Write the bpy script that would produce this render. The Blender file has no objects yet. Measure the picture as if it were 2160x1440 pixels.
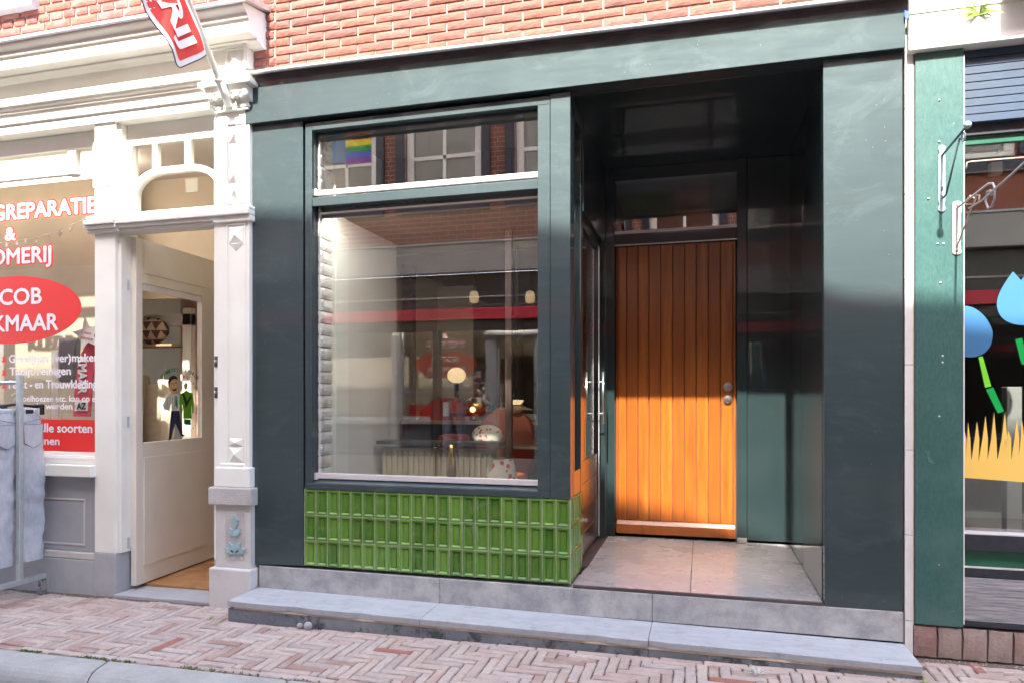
import bpy, bmesh, math, random
from mathutils import Vector, Matrix, noise
random.seed(7)
R = math.radians
C = bpy.context.scene.collection
sc = bpy.context.scene

# ------------------------------------------------------------------ camera, sky, sun, exposure
ZO = 1.27                                  # eye height above the pavement
CAMY = -3.731
F = 1474.0
YAW = math.atan(400 / F)
cam_d = bpy.data.cameras.new('camera')
cam = bpy.data.objects.new('camera', cam_d)
C.objects.link(cam)
cam.location = (0, CAMY, ZO)
cam.rotation_euler = (R(90), 0, YAW)
cam_d.sensor_width = 36
cam_d.lens = F / 2160 * 36
cam_d.shift_y = 115 / 2160
cam_d.clip_start = 0.02
cam_d.clip_end = 500
sc.camera = cam

SUN_EL = 49.0
SUN_AZ = 1.0                               # degrees to the right of the facade's normal
w = bpy.data.worlds.new('World')
sc.world = w
w.use_nodes = True
nt = w.node_tree
sky = nt.nodes.new('ShaderNodeTexSky')
sky.sky_type = 'NISHITA'
sky.sun_disc = False
sky.sun_elevation = R(SUN_EL)
sky.sun_rotation = R(180 - SUN_AZ)
sky.air_density = 0.8
sky.dust_density = 2.5
sky.ozone_density = 0.6
nt.links.new(sky.outputs[0], nt.nodes['Background'].inputs[0])
nt.nodes['Background'].inputs[1].default_value = 0.15

sl = bpy.data.lights.new('sun', 'SUN')
sl.energy = 2.0
sl.angle = R(0.8)
sl.color = (1, 0.95, 0.87)
sun = bpy.data.objects.new('sun', sl)
C.objects.link(sun)
dv = Vector((-math.sin(R(SUN_AZ)) * math.cos(R(SUN_EL)), math.cos(R(SUN_AZ)) * math.cos(R(SUN_EL)), -math.sin(R(SUN_EL))))
sun.rotation_euler = dv.to_track_quat('-Z', 'Y').to_euler()
sun.location = (2, -8, 14)

vs = sc.view_settings
vs.view_transform = 'Standard'
vs.look = 'None'
vs.exposure = 3.2
vs.gamma = 1
vs.use_curve_mapping = False
sc.cycles.use_denoising = True
sc.cycles.max_bounces = 10
sc.cycles.transparent_max_bounces = 16
sc.cycles.sample_clamp_indirect = 6

# ------------------------------------------------------------------ measuring helpers
cs, sn = math.cos(YAW), math.sin(YAW)
def q(px, py, Y=0.0):
    """point of the vertical plane at depth Y (facade plane is 0); heights are relative to the eye"""
    t = (px - 1080) / F
    X = (Y - CAMY) * (t * cs - sn) / (cs + t * sn)
    zc = -X * sn + (Y - CAMY) * cs
    return X, (835 - py) / F * zc
def qx(px, Y=0.0): return q(px, 835, Y)[0]
def qz(px, py, Y=0.0): return q(px, py, Y)[1]
def dY(px, X):
    t = (px - 1080) / F
    return X * (cs + t * sn) / (t * cs - sn) + CAMY
def gz(x): return -1.2545 + 0.0125 * x      # the pavement falls a little to the left

# ------------------------------------------------------------------ materials
MATS = {}
def nmat(name):
    m = bpy.data.materials.new(name)
    m.use_nodes = True
    MATS[name] = m
    return m, m.node_tree, m.node_tree.nodes['Principled BSDF']
def node(nt, typ, **kw):
    n = nt.nodes.new(typ)
    for k, v in kw.items():
        if k.startswith('i_'):
            n.inputs[k[2:].replace('_', ' ')].default_value = v
        else:
            setattr(n, k, v)
    return n
def ramp(nt, fac, stops):
    r = nt.nodes.new('ShaderNodeValToRGB')
    while len(r.color_ramp.elements) < len(stops):
        r.color_ramp.elements.new(0.5)
    for e, (p, c) in zip(r.color_ramp.elements, stops):
        e.position = p
        e.color = (c if len(c) == 4 else (*c, 1)) if not isinstance(c, (int, float)) else (c, c, c, 1)
    nt.links.new(fac, r.inputs[0])
    return r.outputs[0]
def coords(nt, scale=(1, 1, 1)):
    g = nt.nodes.new('ShaderNodeNewGeometry')
    mp = nt.nodes.new('ShaderNodeMapping')
    mp.inputs['Scale'].default_value = scale
    nt.links.new(g.outputs['Position'], mp.inputs['Vector'])
    return mp.outputs[0]
def ntex(nt, scale, detail=4, vec=None, rough=0.55, dist=0.0):
    n = nt.nodes.new('ShaderNodeTexNoise')
    n.inputs['Scale'].default_value = scale
    n.inputs['Detail'].default_value = detail
    n.inputs['Roughness'].default_value = rough
    n.inputs['Distortion'].default_value = dist
    if vec is None:
        vec = coords(nt)
    nt.links.new(vec, n.inputs['Vector'])
    return n.outputs['Fac']
def mix(nt, fac, a, b, mode='MIX'):
    m = nt.nodes.new('ShaderNodeMix')
    m.data_type = 'RGBA'
    m.blend_type = mode
    for sock, v in ((0, fac), (6, a), (7, b)):
        if hasattr(v, 'links') or hasattr(v, 'is_output'):
            nt.links.new(v, m.inputs[sock])
        elif sock == 0:
            m.inputs[0].default_value = v
        else:
            m.inputs[sock].default_value = (*v, 1) if len(v) == 3 else v
    return m.outputs[2]
def math_n(nt, op, a, b=0.0):
    m = nt.nodes.new('ShaderNodeMath')
    m.operation = op
    for k, v in enumerate((a, b)):
        if hasattr(v, 'is_output'):
            nt.links.new(v, m.inputs[k])
        else:
            m.inputs[k].default_value = v
    return m.outputs[0]
def bump(nt, bs, h, strength=0.3, dist=0.01):
    b = nt.nodes.new('ShaderNodeBump')
    b.inputs['Strength'].default_value = strength
    b.inputs['Distance'].default_value = dist
    nt.links.new(h, b.inputs['Height'])
    nt.links.new(b.outputs[0], bs.inputs['Normal'])
def rnd(nt):
    """a random number for each piece, whether it is an object or an island of a mesh"""
    a = nt.nodes.new('ShaderNodeNewGeometry').outputs['Random Per Island']
    b = nt.nodes.new('ShaderNodeObjectInfo').outputs['Random']
    return math_n(nt, 'FRACT', math_n(nt, 'ADD', a, math_n(nt, 'MULTIPLY', b, 7.31)))

def simple(name, col, rough=0.5, metal=0.0, var=0.12, scale=9.0, bmp=0.0, coat=0.0, spec=0.5, bscale=60):
    m, t, b = nmat(name)
    n = ntex(t, scale, 5)
    dark = tuple(c * (1 - var) for c in col)
    light = tuple(min(1, c * (1 + var)) for c in col)
    t.links.new(ramp(t, n, [(0.3, dark), (0.7, light)]), b.inputs['Base Color'])
    b.inputs['Roughness'].default_value = rough
    b.inputs['Metallic'].default_value = metal
    b.inputs['Specular IOR Level'].default_value = spec
    b.inputs['Coat Weight'].default_value = coat
    b.inputs['Coat Roughness'].default_value = 0.04
    if bmp:
        bump(t, b, ntex(t, bscale, 4), bmp, 0.004)
    return m
def specks(t, base, col, scale=45, lo=0.03, amount=1.0):
    v = t.nodes.new('ShaderNodeTexVoronoi')
    v.inputs['Scale'].default_value = scale
    v.inputs['Randomness'].default_value = 1
    t.links.new(coords(t), v.inputs['Vector'])
    near = math_n(t, 'LESS_THAN', v.outputs['Distance'], lo)
    sparse = math_n(t, 'GREATER_THAN', ntex(t, 2.6, 2), 0.56)
    f = math_n(t, 'MULTIPLY', math_n(t, 'MULTIPLY', near, sparse), amount)
    return mix(t, f, base, col)

# high gloss dark green paint, chalked by weather
m, t, b = nmat('green_gloss_paint')
n1 = ntex(t, 1.6, 3)
n2 = ntex(t, 3.0, 6, coords(t, (1.0, 1, 7)), 0.7)
base = mix(t, math_n(t, 'MULTIPLY', n2, 0.6), (0.0045, 0.013, 0.0155), (0.014, 0.026, 0.030))
chalk = ramp(t, ntex(t, 2.1, 8, coords(t, (1, 1, 2.2)), 0.75, 1.2), [(0.52, 0.0), (0.8, 0.5)])
base = mix(t, chalk, base, (0.07, 0.095, 0.10))
base = specks(t, base, (0.5, 0.52, 0.52), 38, 0.045, 0.75)
t.links.new(base, b.inputs['Base Color'])
t.links.new(ramp(t, n2, [(0.3, 0.62), (0.75, 0.78)]), b.inputs['Roughness'])
b.inputs['Specular IOR Level'].default_value = 1.0
b.inputs['IOR'].default_value = 1.45
b.inputs['Specular Tint'].default_value = (0.78, 1.0, 1.0, 1)
b.inputs['Coat Weight'].default_value = 1.0
t.links.new(ramp(t, n1, [(0.3, 0.05), (0.75, 0.13)]), b.inputs['Coat Roughness'])
bump(t, b, mix(t, 0.35, ntex(t, 5, 2), ntex(t, 24, 5, coords(t, (4, 1, 0.35)))), 0.07, 0.01)

m, t, b = nmat('green_gloss_paint_sheltered')
t.links.new(mix(t, ntex(t, 3, 5), (0.011, 0.024, 0.025), (0.02, 0.036, 0.037)), b.inputs['Base Color'])
b.inputs['Roughness'].default_value = 0.3
b.inputs['Coat Weight'].default_value = 1.0
b.inputs['Coat Roughness'].default_value = 0.02
bump(t, b, ntex(t, 4, 2), 0.03, 0.006)

simple('black_paint', (0.012, 0.014, 0.016), 0.3, coat=0.6, var=0.3)
# white oil paint
m, t, b = nmat('white_paint')
n = ntex(t, 3.0, 6)
c = ramp(t, n, [(0.3, (0.73, 0.725, 0.655)), (0.65, (0.80, 0.80, 0.735))])
c = specks(t, c, (0.35, 0.3, 0.25), 30, 0.03, 0.5)
t.links.new(c, b.inputs['Base Color'])
b.inputs['Roughness'].default_value = 0.38
bump(t, b, ntex(t, 55, 3, coords(t, (1, 1, 0.25))), 0.08, 0.003)
simple('cream_paint', (0.72, 0.68, 0.60), 0.5, var=0.05, scale=3, bmp=0.05)
simple('cream_wall', (0.66, 0.57, 0.44), 0.8, var=0.06, scale=3)
simple('white_wall', (0.72, 0.68, 0.62), 0.8, var=0.05, scale=2.5)
simple('tan_wall', (0.34, 0.285, 0.215), 0.8, var=0.1, scale=3)
simple('pink_wall', (0.62, 0.42, 0.34), 0.8, var=0.05, scale=2.5)
simple('shade_black_wall', (0.022, 0.020, 0.018), 0.9)  # near-black colour stands in for the shade of dark rooms
simple('dark_wall', (0.10, 0.085, 0.07), 0.8, var=0.2, scale=3)
simple('brown_column_paint', (0.09, 0.055, 0.045), 0.5)
simple('dark_floor', (0.06, 0.05, 0.042), 0.35, var=0.2)
simple('aluminium', (0.72, 0.68, 0.69), 0.35, metal=0.35, var=0.06, scale=14)
simple('brushed_steel', (0.62, 0.62, 0.6), 0.28, metal=1.0, var=0.06, scale=30)
simple('zinc', (0.62, 0.62, 0.63), 0.4, metal=0.6, var=0.1, scale=14, bmp=0.05)
simple('dark_lead', (0.06, 0.045, 0.045), 0.6, var=0.3, scale=14)
simple('galvanised_steel', (0.5, 0.55, 0.56), 0.4, metal=0.7, var=0.1, scale=25)
simple('rubber', (0.18, 0.18, 0.19), 0.7)
simple('black_plastic', (0.012, 0.012, 0.014), 0.35)
simple('mortar_grout', (0.33, 0.33, 0.26), 0.85, var=0.15, scale=30, bmp=0.3)
simple('cream_mortar', (0.37, 0.315, 0.26), 0.95, var=0.12, scale=40, bmp=0.5)
simple('white_mortar', (0.56, 0.52, 0.48), 0.95, var=0.08, scale=40, bmp=0.4)
simple('joint_sand', (0.12, 0.09, 0.07), 0.95, var=0.3, scale=25, bmp=0.5)
simple('tan_mortar', (0.5, 0.4, 0.31), 0.9, var=0.15, scale=20, bmp=0.3)

def brick_mat(name, cols, rough=0.9, bm=0.6, stain=None):
    m, t, b = nmat(name)
    r = rnd(t)
    n = len(cols)
    c = ramp(t, r, [((i + 0.5) / n, k) for i, k in enumerate(cols)])
    nn = ntex(t, 45, 6, None, 0.65)
    c = mix(t, math_n(t, 'MULTIPLY', ramp(t, nn, [(0.35, 1.0), (0.6, 0.0)]), 0.35), c, tuple(x * 0.55 for x in cols[0]))
    if stain:
        c = mix(t, ramp(t, ntex(t, 9, 5), [(0.48, 0.0), (0.75, 0.6)]), c, stain)
    t.links.new(c, b.inputs['Base Color'])
    b.inputs['Roughness'].default_value = rough
    bump(t, b, mix(t, 0.6, nn, ntex(t, 24, 7, coords(t, (0.7, 1, 1.6)), 0.75, 2.5)), bm, 0.014)
    return m
brick_mat('orange_brick', [(0.25, 0.095, 0.062), (0.29, 0.12, 0.082), (0.19, 0.072, 0.052), (0.28, 0.13, 0.10), (0.245, 0.097, 0.07), (0.165, 0.078, 0.062), (0.27, 0.112, 0.08)])
brick_mat('old_red_brick', [(0.29, 0.085, 0.064), (0.32, 0.11, 0.085), (0.26, 0.08, 0.064), (0.31, 0.13, 0.10), (0.33, 0.10, 0.068)], stain=(0.36, 0.22, 0.19))
brick_mat('dark_brick', [(0.17, 0.06, 0.045), (0.25, 0.085, 0.055), (0.29, 0.095, 0.06), (0.20, 0.065, 0.05)])
brick_mat('paver', [(0.41, 0.32, 0.28), (0.47, 0.38, 0.335), (0.39, 0.33, 0.295), (0.34, 0.255, 0.22), (0.47, 0.39, 0.33), (0.41, 0.325, 0.28), (0.44, 0.375, 0.345), (0.42, 0.30, 0.25), (0.38, 0.33, 0.30), (0.45, 0.355, 0.305), (0.31, 0.20, 0.165)],
          0.85, 0.45, (0.50, 0.44, 0.38))
brick_mat('base_brick', [(0.36, 0.27, 0.23), (0.33, 0.21, 0.17), (0.38, 0.30, 0.26), (0.31, 0.18, 0.15)], 0.95, 1.0, (0.40, 0.33, 0.29))
brick_mat('whitewashed_brick', [(0.82, 0.80, 0.76), (0.76, 0.72, 0.67), (0.84, 0.82, 0.79)], 0.9, 0.8, (0.38, 0.26, 0.18))
brick_mat('red_paver', [(0.34, 0.12, 0.075), (0.28, 0.14, 0.12)], 0.85, 0.3)

# bluestone, rubbed and stained
def stone(name, a, b_, stain, sc1=3.0, rough=0.6, streak=(1, 1, 1), st=(0.5, 0.72), bm=0.15, top=0.85):
    m, t, b = nmat(name)
    n = ntex(t, sc1, 8, coords(t, streak), 0.62)
    c = ramp(t, n, [(0.3, a), (0.7, b_)])
    c = mix(t, ramp(t, ntex(t, sc1 * 1.7, 8, None, 0.72, 0.15), [(st[0], 0.0), (st[1], top)]), c, stain)
    c = mix(t, ramp(t, ntex(t, 150, 3), [(0.62, 0.0), (0.72, 0.35)]), c, (0.7, 0.7, 0.7))
    t.links.new(c, b.inputs['Base Color'])
    c = mix(t, ramp(t, ntex(t, 30, 8, coords(t, (0.25, 1, 3)), 0.8, 0.8), [(0.6, 0.0), (0.72, 0.3)]), c, (0.62, 0.61, 0.6))
    t.links.new(c, b.inputs['Base Color'])
    b.inputs['Roughness'].default_value = rough
    bump(t, b, ntex(t, 90, 5), bm, 0.004)
    return m
stone('bluestone', (0.29, 0.29, 0.29), (0.47, 0.46, 0.44), (0.12, 0.13, 0.15), 5.0, st=(0.42, 0.80))
stone('bluestone_tread', (0.33, 0.35, 0.37), (0.43, 0.445, 0.46), (0.20, 0.215, 0.24), 8, 0.5, (0.6, 3, 1), st=(0.5, 0.78), top=0.8)
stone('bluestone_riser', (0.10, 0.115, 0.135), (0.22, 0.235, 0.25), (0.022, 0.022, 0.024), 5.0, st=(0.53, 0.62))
stone('grey_hardstone', (0.30, 0.31, 0.33), (0.38, 0.39, 0.41), (0.23, 0.24, 0.26), 2.5, 0.7, st=(0.5, 0.9), top=0.5)
stone('pale_limestone', (0.48, 0.455, 0.43), (0.58, 0.56, 0.53), (0.36, 0.32, 0.29), 3.5, 0.8, st=(0.52, 0.8), top=0.6, bm=0.4)
stone('rough_limestone', (0.36, 0.34, 0.32), (0.50, 0.48, 0.46), (0.27, 0.24, 0.22), 6, 0.9, st=(0.5, 0.8), top=0.6, bm=1.0)
stone('white_marble', (0.60, 0.575, 0.55), (0.68, 0.66, 0.63), (0.40, 0.38, 0.38), 4, 0.35, st=(0.56, 0.75), top=0.5, bm=0.03)
stone('kerb_concrete', (0.29, 0.29, 0.275), (0.37, 0.37, 0.35), (0.17, 0.17, 0.17), 5, 0.9, st=(0.5, 0.8), top=0.5, bm=0.7)
stone('concrete', (0.26, 0.26, 0.25), (0.36, 0.35, 0.33), (0.18, 0.17, 0.17), 1.6, 0.85, st=(0.5, 0.8), top=0.5)
stone('cobble_stone', (0.44, 0.38, 0.33), (0.55, 0.5, 0.45), (0.33, 0.27, 0.24), 6, 0.85, st=(0.5, 0.8), top=0.5, bm=0.6)
# polished entrance slabs: grey blotches from darker to paler, with fine streaks
m, t, b = nmat('entrance_slab')
n = mix(t, 0.3, ntex(t, 1.5, 3), ntex(t, 45, 6, coords(t, (0.35, 2, 1)), 0.7))
c = ramp(t, n, [(0.30, (0.24, 0.235, 0.25)), (0.5, (0.37, 0.355, 0.355)), (0.7, (0.47, 0.455, 0.445))])
t.links.new(c, b.inputs['Base Color'])
t.links.new(ramp(t, ntex(t, 5, 6), [(0.3, 0.2), (0.7, 0.36)]), b.inputs['Roughness'])
bump(t, b, ntex(t, 60, 5, coords(t, (0.3, 2, 1))), 0.05, 0.002)

# glazed tile
m, t, b = nmat('green_glaze')
r = rnd(t)
c = mix(t, ramp(t, r, [(0, 0.0), (1, 1.0)]), (0.042, 0.14, 0.009), (0.135, 0.28, 0.04))
c = mix(t, ramp(t, ntex(t, 14, 6), [(0.4, 0.0), (0.75, 0.7)]), c, (0.13, 0.20, 0.045))
c = mix(t, ramp(t, ntex(t, 3.2, 7, coords(t, (1, 1, 1.6)), 0.7, 1.2), [(0.6, 0.0), (0.78, 0.4)]), c, (0.32, 0.42, 0.30))
t.links.new(c, b.inputs['Base Color'])
b.inputs['Roughness'].default_value = 0.24
b.inputs['Coat Weight'].default_value = 0.25
b.inputs['Coat Roughness'].default_value = 0.03
bump(t, b, ntex(t, 22, 3), 0.12, 0.002)

# varnished door boards
m, t, b = nmat('varnished_wood')
r = rnd(t)
mp = t.nodes.new('ShaderNodeMapping')
mp.inputs['Scale'].default_value = (16, 16, 0.9)
g = t.nodes.new('ShaderNodeNewGeometry')
cmb = t.nodes.new('ShaderNodeCombineXYZ')
t.links.new(math_n(t, 'MULTIPLY', r, 3.0), cmb.inputs[2])
va = t.nodes.new('ShaderNodeVectorMath')
t.links.new(g.outputs['Position'], va.inputs[0])
t.links.new(cmb.outputs[0], va.inputs[1])
t.links.new(va.outputs[0], mp.inputs['Vector'])
n = ntex(t, 2.0, 7, mp.outputs[0], 0.65, 0.4)
c = ramp(t, n, [(0.3, (0.22, 0.052, 0.007)), (0.52, (0.36, 0.098, 0.010)), (0.72, (0.45, 0.145, 0.016))])
c = mix(t, ramp(t, r, [(0, 0.0), (1, 0.8)]), c, (0.25, 0.062, 0.009))
t.links.new(c, b.inputs['Base Color'])
b.inputs['Roughness'].default_value = 0.33
b.inputs['Coat Weight'].default_value = 0.5
b.inputs['Coat Roughness'].default_value = 0.15
bump(t, b, n, 0.15, 0.002)

# green weathered board with brush strokes
m, t, b = nmat('sea_green_board')
n = ntex(t, 14, 5, coords(t, (3, 1, 1)), 0.7, 2.5)
c = ramp(t, n, [(0.3, (0.022, 0.078, 0.070)), (0.7, (0.048, 0.122, 0.108))])
c = mix(t, ramp(t, ntex(t, 7, 8, None, 0.75, 1.0), [(0.64, 0.0), (0.74, 0.55)]), c, (0.35, 0.46, 0.42))
c = mix(t, ramp(t, ntex(t, 3, 6), [(0.5, 0.0), (0.8, 0.4)]), c, (0.13, 0.22, 0.19))
t.links.new(c, b.inputs['Base Color'])
b.inputs['Roughness'].default_value = 0.42
bump(t, b, n, 0.25, 0.004)
simple('blue_boards', (0.010, 0.033, 0.068), 0.5, var=0.15, scale=6, bmp=0.1)
simple('dark_green_paint', (0.015, 0.10, 0.06), 0.4, var=0.15)
simple('black_wood', (0.022, 0.024, 0.032), 0.5, var=0.3, scale=30)
m, t, b = nmat('weathered_plank')
n = ntex(t, 5, 8, coords(t, (0.8, 1, 22)), 0.75)
t.links.new(ramp(t, n, [(0.35, (0.10, 0.10, 0.115)), (0.5, (0.27, 0.26, 0.27)), (0.65, (0.45, 0.43, 0.43))]), b.inputs['Base Color'])
b.inputs['Roughness'].default_value = 0.9
bump(t, b, n, 0.7, 0.005)
m, t, b = nmat('coir_mat')
n = ntex(t, 5, 8, None, 0.75)
t.links.new(ramp(t, n, [(0.3, (0.26, 0.12, 0.045)), (0.7, (0.48, 0.28, 0.13))]), b.inputs['Base Color'])
b.inputs['Roughness'].default_value = 1
bump(t, b, ntex(t, 260, 3), 0.8, 0.006)

m, t, b = nmat('washed_denim')
n = mix(t, 0.55, ntex(t, 4, 3), ntex(t, 60, 6, coords(t, (1, 1, 0.3)), 0.8))
c = ramp(t, n, [(0.38, (0.36, 0.375, 0.405)), (0.5, (0.46, 0.475, 0.505)), (0.62, (0.55, 0.56, 0.58))])
t.links.new(c, b.inputs['Base Color'])
b.inputs['Roughness'].default_value = 0.95
bump(t, b, mix(t, 0.3, n, ntex(t, 300, 2)), 0.35, 0.006)
simple('light_denim', (0.56, 0.55, 0.58), 0.95, var=0.1, scale=8, bmp=0.3)
simple('blue_denim', (0.16, 0.24, 0.34), 0.95, var=0.2, scale=8, bmp=0.3)
simple('dark_cloth', (0.03, 0.035, 0.05), 0.95, var=0.3)
simple('denim_stitching', (0.20, 0.21, 0.26), 0.9)
simple('red_cloth', (0.60, 0.045, 0.035), 0.75, var=0.08)
simple('pink_red_cloth', (0.60, 0.06, 0.10), 0.8, var=0.12, scale=30)
simple('white_cloth', (0.72, 0.7, 0.7), 0.8, var=0.05)
simple('white_vinyl', (0.72, 0.70, 0.72), 0.45, var=0.02)
simple('red_vinyl', (0.68, 0.028, 0.02), 0.4, var=0.02)
simple('sky_blue_vinyl', (0.04, 0.145, 0.30), 0.4, var=0.05, scale=2)
simple('lime_vinyl', (0.18, 0.62, 0.035), 0.4, var=0.03)
simple('grass_green_vinyl', (0.0, 0.36, 0.065), 0.4, var=0.03)
simple('yellow_vinyl', (0.86, 0.56, 0.13), 0.4, var=0.03, scale=2)
simple('navy_vinyl', (0.02, 0.025, 0.075), 0.4)
simple('ink', (0.01, 0.012, 0.012), 0.5)
simple('skin_print', (0.62, 0.40, 0.22), 0.5, var=0.02)
simple('jacket_green_print', (0.12, 0.42, 0.02), 0.5, var=0.05)
simple('bottle_green_print', (0.0, 0.2, 0.07), 0.5)
simple('moss', (0.11, 0.17, 0.035), 1.0, var=0.4, scale=40)
simple('leaf', (0.24, 0.34, 0.07), 0.5, var=0.3, scale=30)
simple('pale_leaf', (0.50, 0.52, 0.44), 0.6, var=0.2, scale=30)
simple('pebble', (0.34, 0.33, 0.31), 0.9, var=0.15, scale=30, bmp=0.5)
simple('rusty_iron', (0.50, 0.33, 0.24), 0.8, var=0.3, scale=60, bmp=0.3)
simple('flaking_white_iron', (0.36, 0.33, 0.31), 0.6, var=0.15, scale=40, bmp=0.2)
simple('pale_blue_iron', (0.27, 0.34, 0.355), 0.5, var=0.12, scale=30)
simple('teal_iron', (0.045, 0.085, 0.095), 0.5, var=0.2, scale=30)
simple('blue_grey_carving', (0.28, 0.40, 0.42), 0.8, var=0.15, scale=25, bmp=0.3)
simple('blue_paper', (0.05, 0.10, 0.42), 0.7)
simple('silver_star', (0.42, 0.4, 0.36), 0.4, metal=0.6, var=0.4, scale=60)
simple('orange_leather', (0.42, 0.07, 0.02), 0.5)
simple('burgundy_cloth', (0.14, 0.018, 0.02), 0.8)
simple('red_chair', (0.40, 0.035, 0.02), 0.45)
simple('cream_radiator', (0.42, 0.36, 0.24), 0.5)
simple('brass', (0.62, 0.40, 0.14), 0.25, metal=1.0)
simple('oak', (0.34, 0.22, 0.12), 0.6, var=0.2)
simple('maroon_paint', (0.16, 0.012, 0.022), 0.4, var=0.2, scale=2, coat=0.5)
simple('crimson_awning', (0.50, 0.02, 0.045), 0.6, var=0.15, scale=2)
simple('dark_frame', (0.03, 0.028, 0.028), 0.5)
simple('slate_blue_shutter', (0.018, 0.02, 0.04), 0.5)
simple('roof_tile', (0.18, 0.07, 0.045), 0.9, var=0.25)
simple('terracotta', (0.38, 0.12, 0.06), 0.8)
for nm, cc in (('flag_red', (0.6, 0.02, 0.02)), ('flag_orange', (0.7, 0.2, 0.02)), ('flag_yellow', (0.75, 0.6, 0.03)), ('flag_green', (0.02, 0.3, 0.06)), ('flag_blue', (0.02, 0.08, 0.5)), ('flag_violet', (0.2, 0.02, 0.3))):
    simple(nm, cc, 0.8, var=0.08)

# patterned cloths
m, t, b = nmat('triangle_print')
g = t.nodes.new('ShaderNodeTexCoord')
sx = t.nodes.new('ShaderNodeSeparateXYZ')
t.links.new(g.outputs['Object'], sx.inputs[0])
u = math_n(t, 'FRACT', math_n(t, 'MULTIPLY', sx.outputs[0], 11))
v = math_n(t, 'FRACT', math_n(t, 'MULTIPLY', sx.outputs[2], 13))
tri = math_n(t, 'MULTIPLY', math_n(t, 'ABSOLUTE', math_n(t, 'SUBTRACT', u, 0.5)), 2)
f = math_n(t, 'LESS_THAN', math_n(t, 'ADD', tri, v), 1.0)
t.links.new(mix(t, f, (0.10, 0.035, 0.03), (0.62, 0.45, 0.34)), b.inputs['Base Color'])
b.inputs['Roughness'].default_value = 0.9
def dots(name, a, c_, sc_, lo):
    m, t, b = nmat(name)
    v = t.nodes.new('ShaderNodeTexVoronoi')
    v.inputs['Scale'].default_value = sc_
    t.links.new(coords(t), v.inputs['Vector'])
    t.links.new(mix(t, math_n(t, 'LESS_THAN', v.outputs['Distance'], lo), a, c_), b.inputs['Base Color'])
    b.inputs['Roughness'].default_value = 0.9
dots('flower_print', (0.66, 0.62, 0.5), (0.55, 0.06, 0.03), 30, 0.3)
dots('polka_print', (0.55, 0.48, 0.42), (0.42, 0.04, 0.03), 18, 0.36)

def glass_mat(name, refl, tint=(0.93, 0.95, 0.94), rough=0.0):
    m = bpy.data.materials.new(name)
    m.use_nodes = True
    t = m.node_tree
    t.nodes.clear()
    o = t.nodes.new('ShaderNodeOutputMaterial')
    mx = t.nodes.new('ShaderNodeMixShader')
    tr = t.nodes.new('ShaderNodeBsdfTransparent')
    tr.inputs[0].default_value = (*tint, 1)
    gl = t.nodes.new('ShaderNodeBsdfGlossy')
    gl.inputs['Roughness'].default_value = rough
    gl.inputs[0].default_value = (1, 1, 1, 1)
    geo = t.nodes.new('ShaderNodeNewGeometry')
    dt_ = t.nodes.new('ShaderNodeVectorMath')
    dt_.operation = 'DOT_PRODUCT'
    t.links.new(geo.outputs['Normal'], dt_.inputs[0])
    t.links.new(geo.outputs['Incoming'], dt_.inputs[1])
    sch = math_n(t, 'POWER', math_n(t, 'SUBTRACT', 1.0, math_n(t, 'ABSOLUTE', dt_.outputs['Value'])), 5.0)
    n = ntex(t, 1.3, 1)
    bp = t.nodes.new('ShaderNodeBump')
    bp.inputs['Strength'].default_value = 0.05
    bp.inputs['Distance'].default_value = 0.01
    t.links.new(n, bp.inputs['Height'])
    t.links.new(bp.outputs[0], gl.inputs['Normal'])
    f = math_n(t, 'ADD', math_n(t, 'MULTIPLY', sch, 1 - refl), refl)
    t.links.new(f, mx.inputs[0])
    t.links.new(tr.outputs[0], mx.inputs[1])
    t.links.new(gl.outputs[0], mx.inputs[2])
    t.links.new(mx.outputs[0], o.inputs[0])
    MATS[name] = m
glass_mat('coated_glass', 0.155)
glass_mat('clear_glass', 0.04, (0.96, 0.97, 0.96))
glass_mat('mirror_like_glass', 0.42, (0.5, 0.5, 0.5))
def lamp_mat(name, col, s):
    m, t, b = nmat(name)
    b.inputs['Base Color'].default_value = (0.8, 0.7, 0.55, 1)
    b.inputs['Emission Color'].default_value = (*col, 1)
    b.inputs['Emission Strength'].default_value = s
lamp_mat('lit_opal_glass', (1, 0.70, 0.36), 0.13)
lamp_mat('dim_opal_glass', (1, 0.66, 0.34), 0.05)
lamp_mat('lit_filament', (1, 0.62, 0.25), 0.4)
lamp_mat('fill_strip_glow', (1, 0.94, 0.88), 6)  # glow of the added fill strip in the centre shop
glass_mat('upper_window_glass', 0.10, (0.6, 0.6, 0.6))
lamp_mat('lit_tube_and_fill', (1, 0.90, 0.76), 1.15)  # glow of the ceiling light and of the added doorway fill

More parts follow.
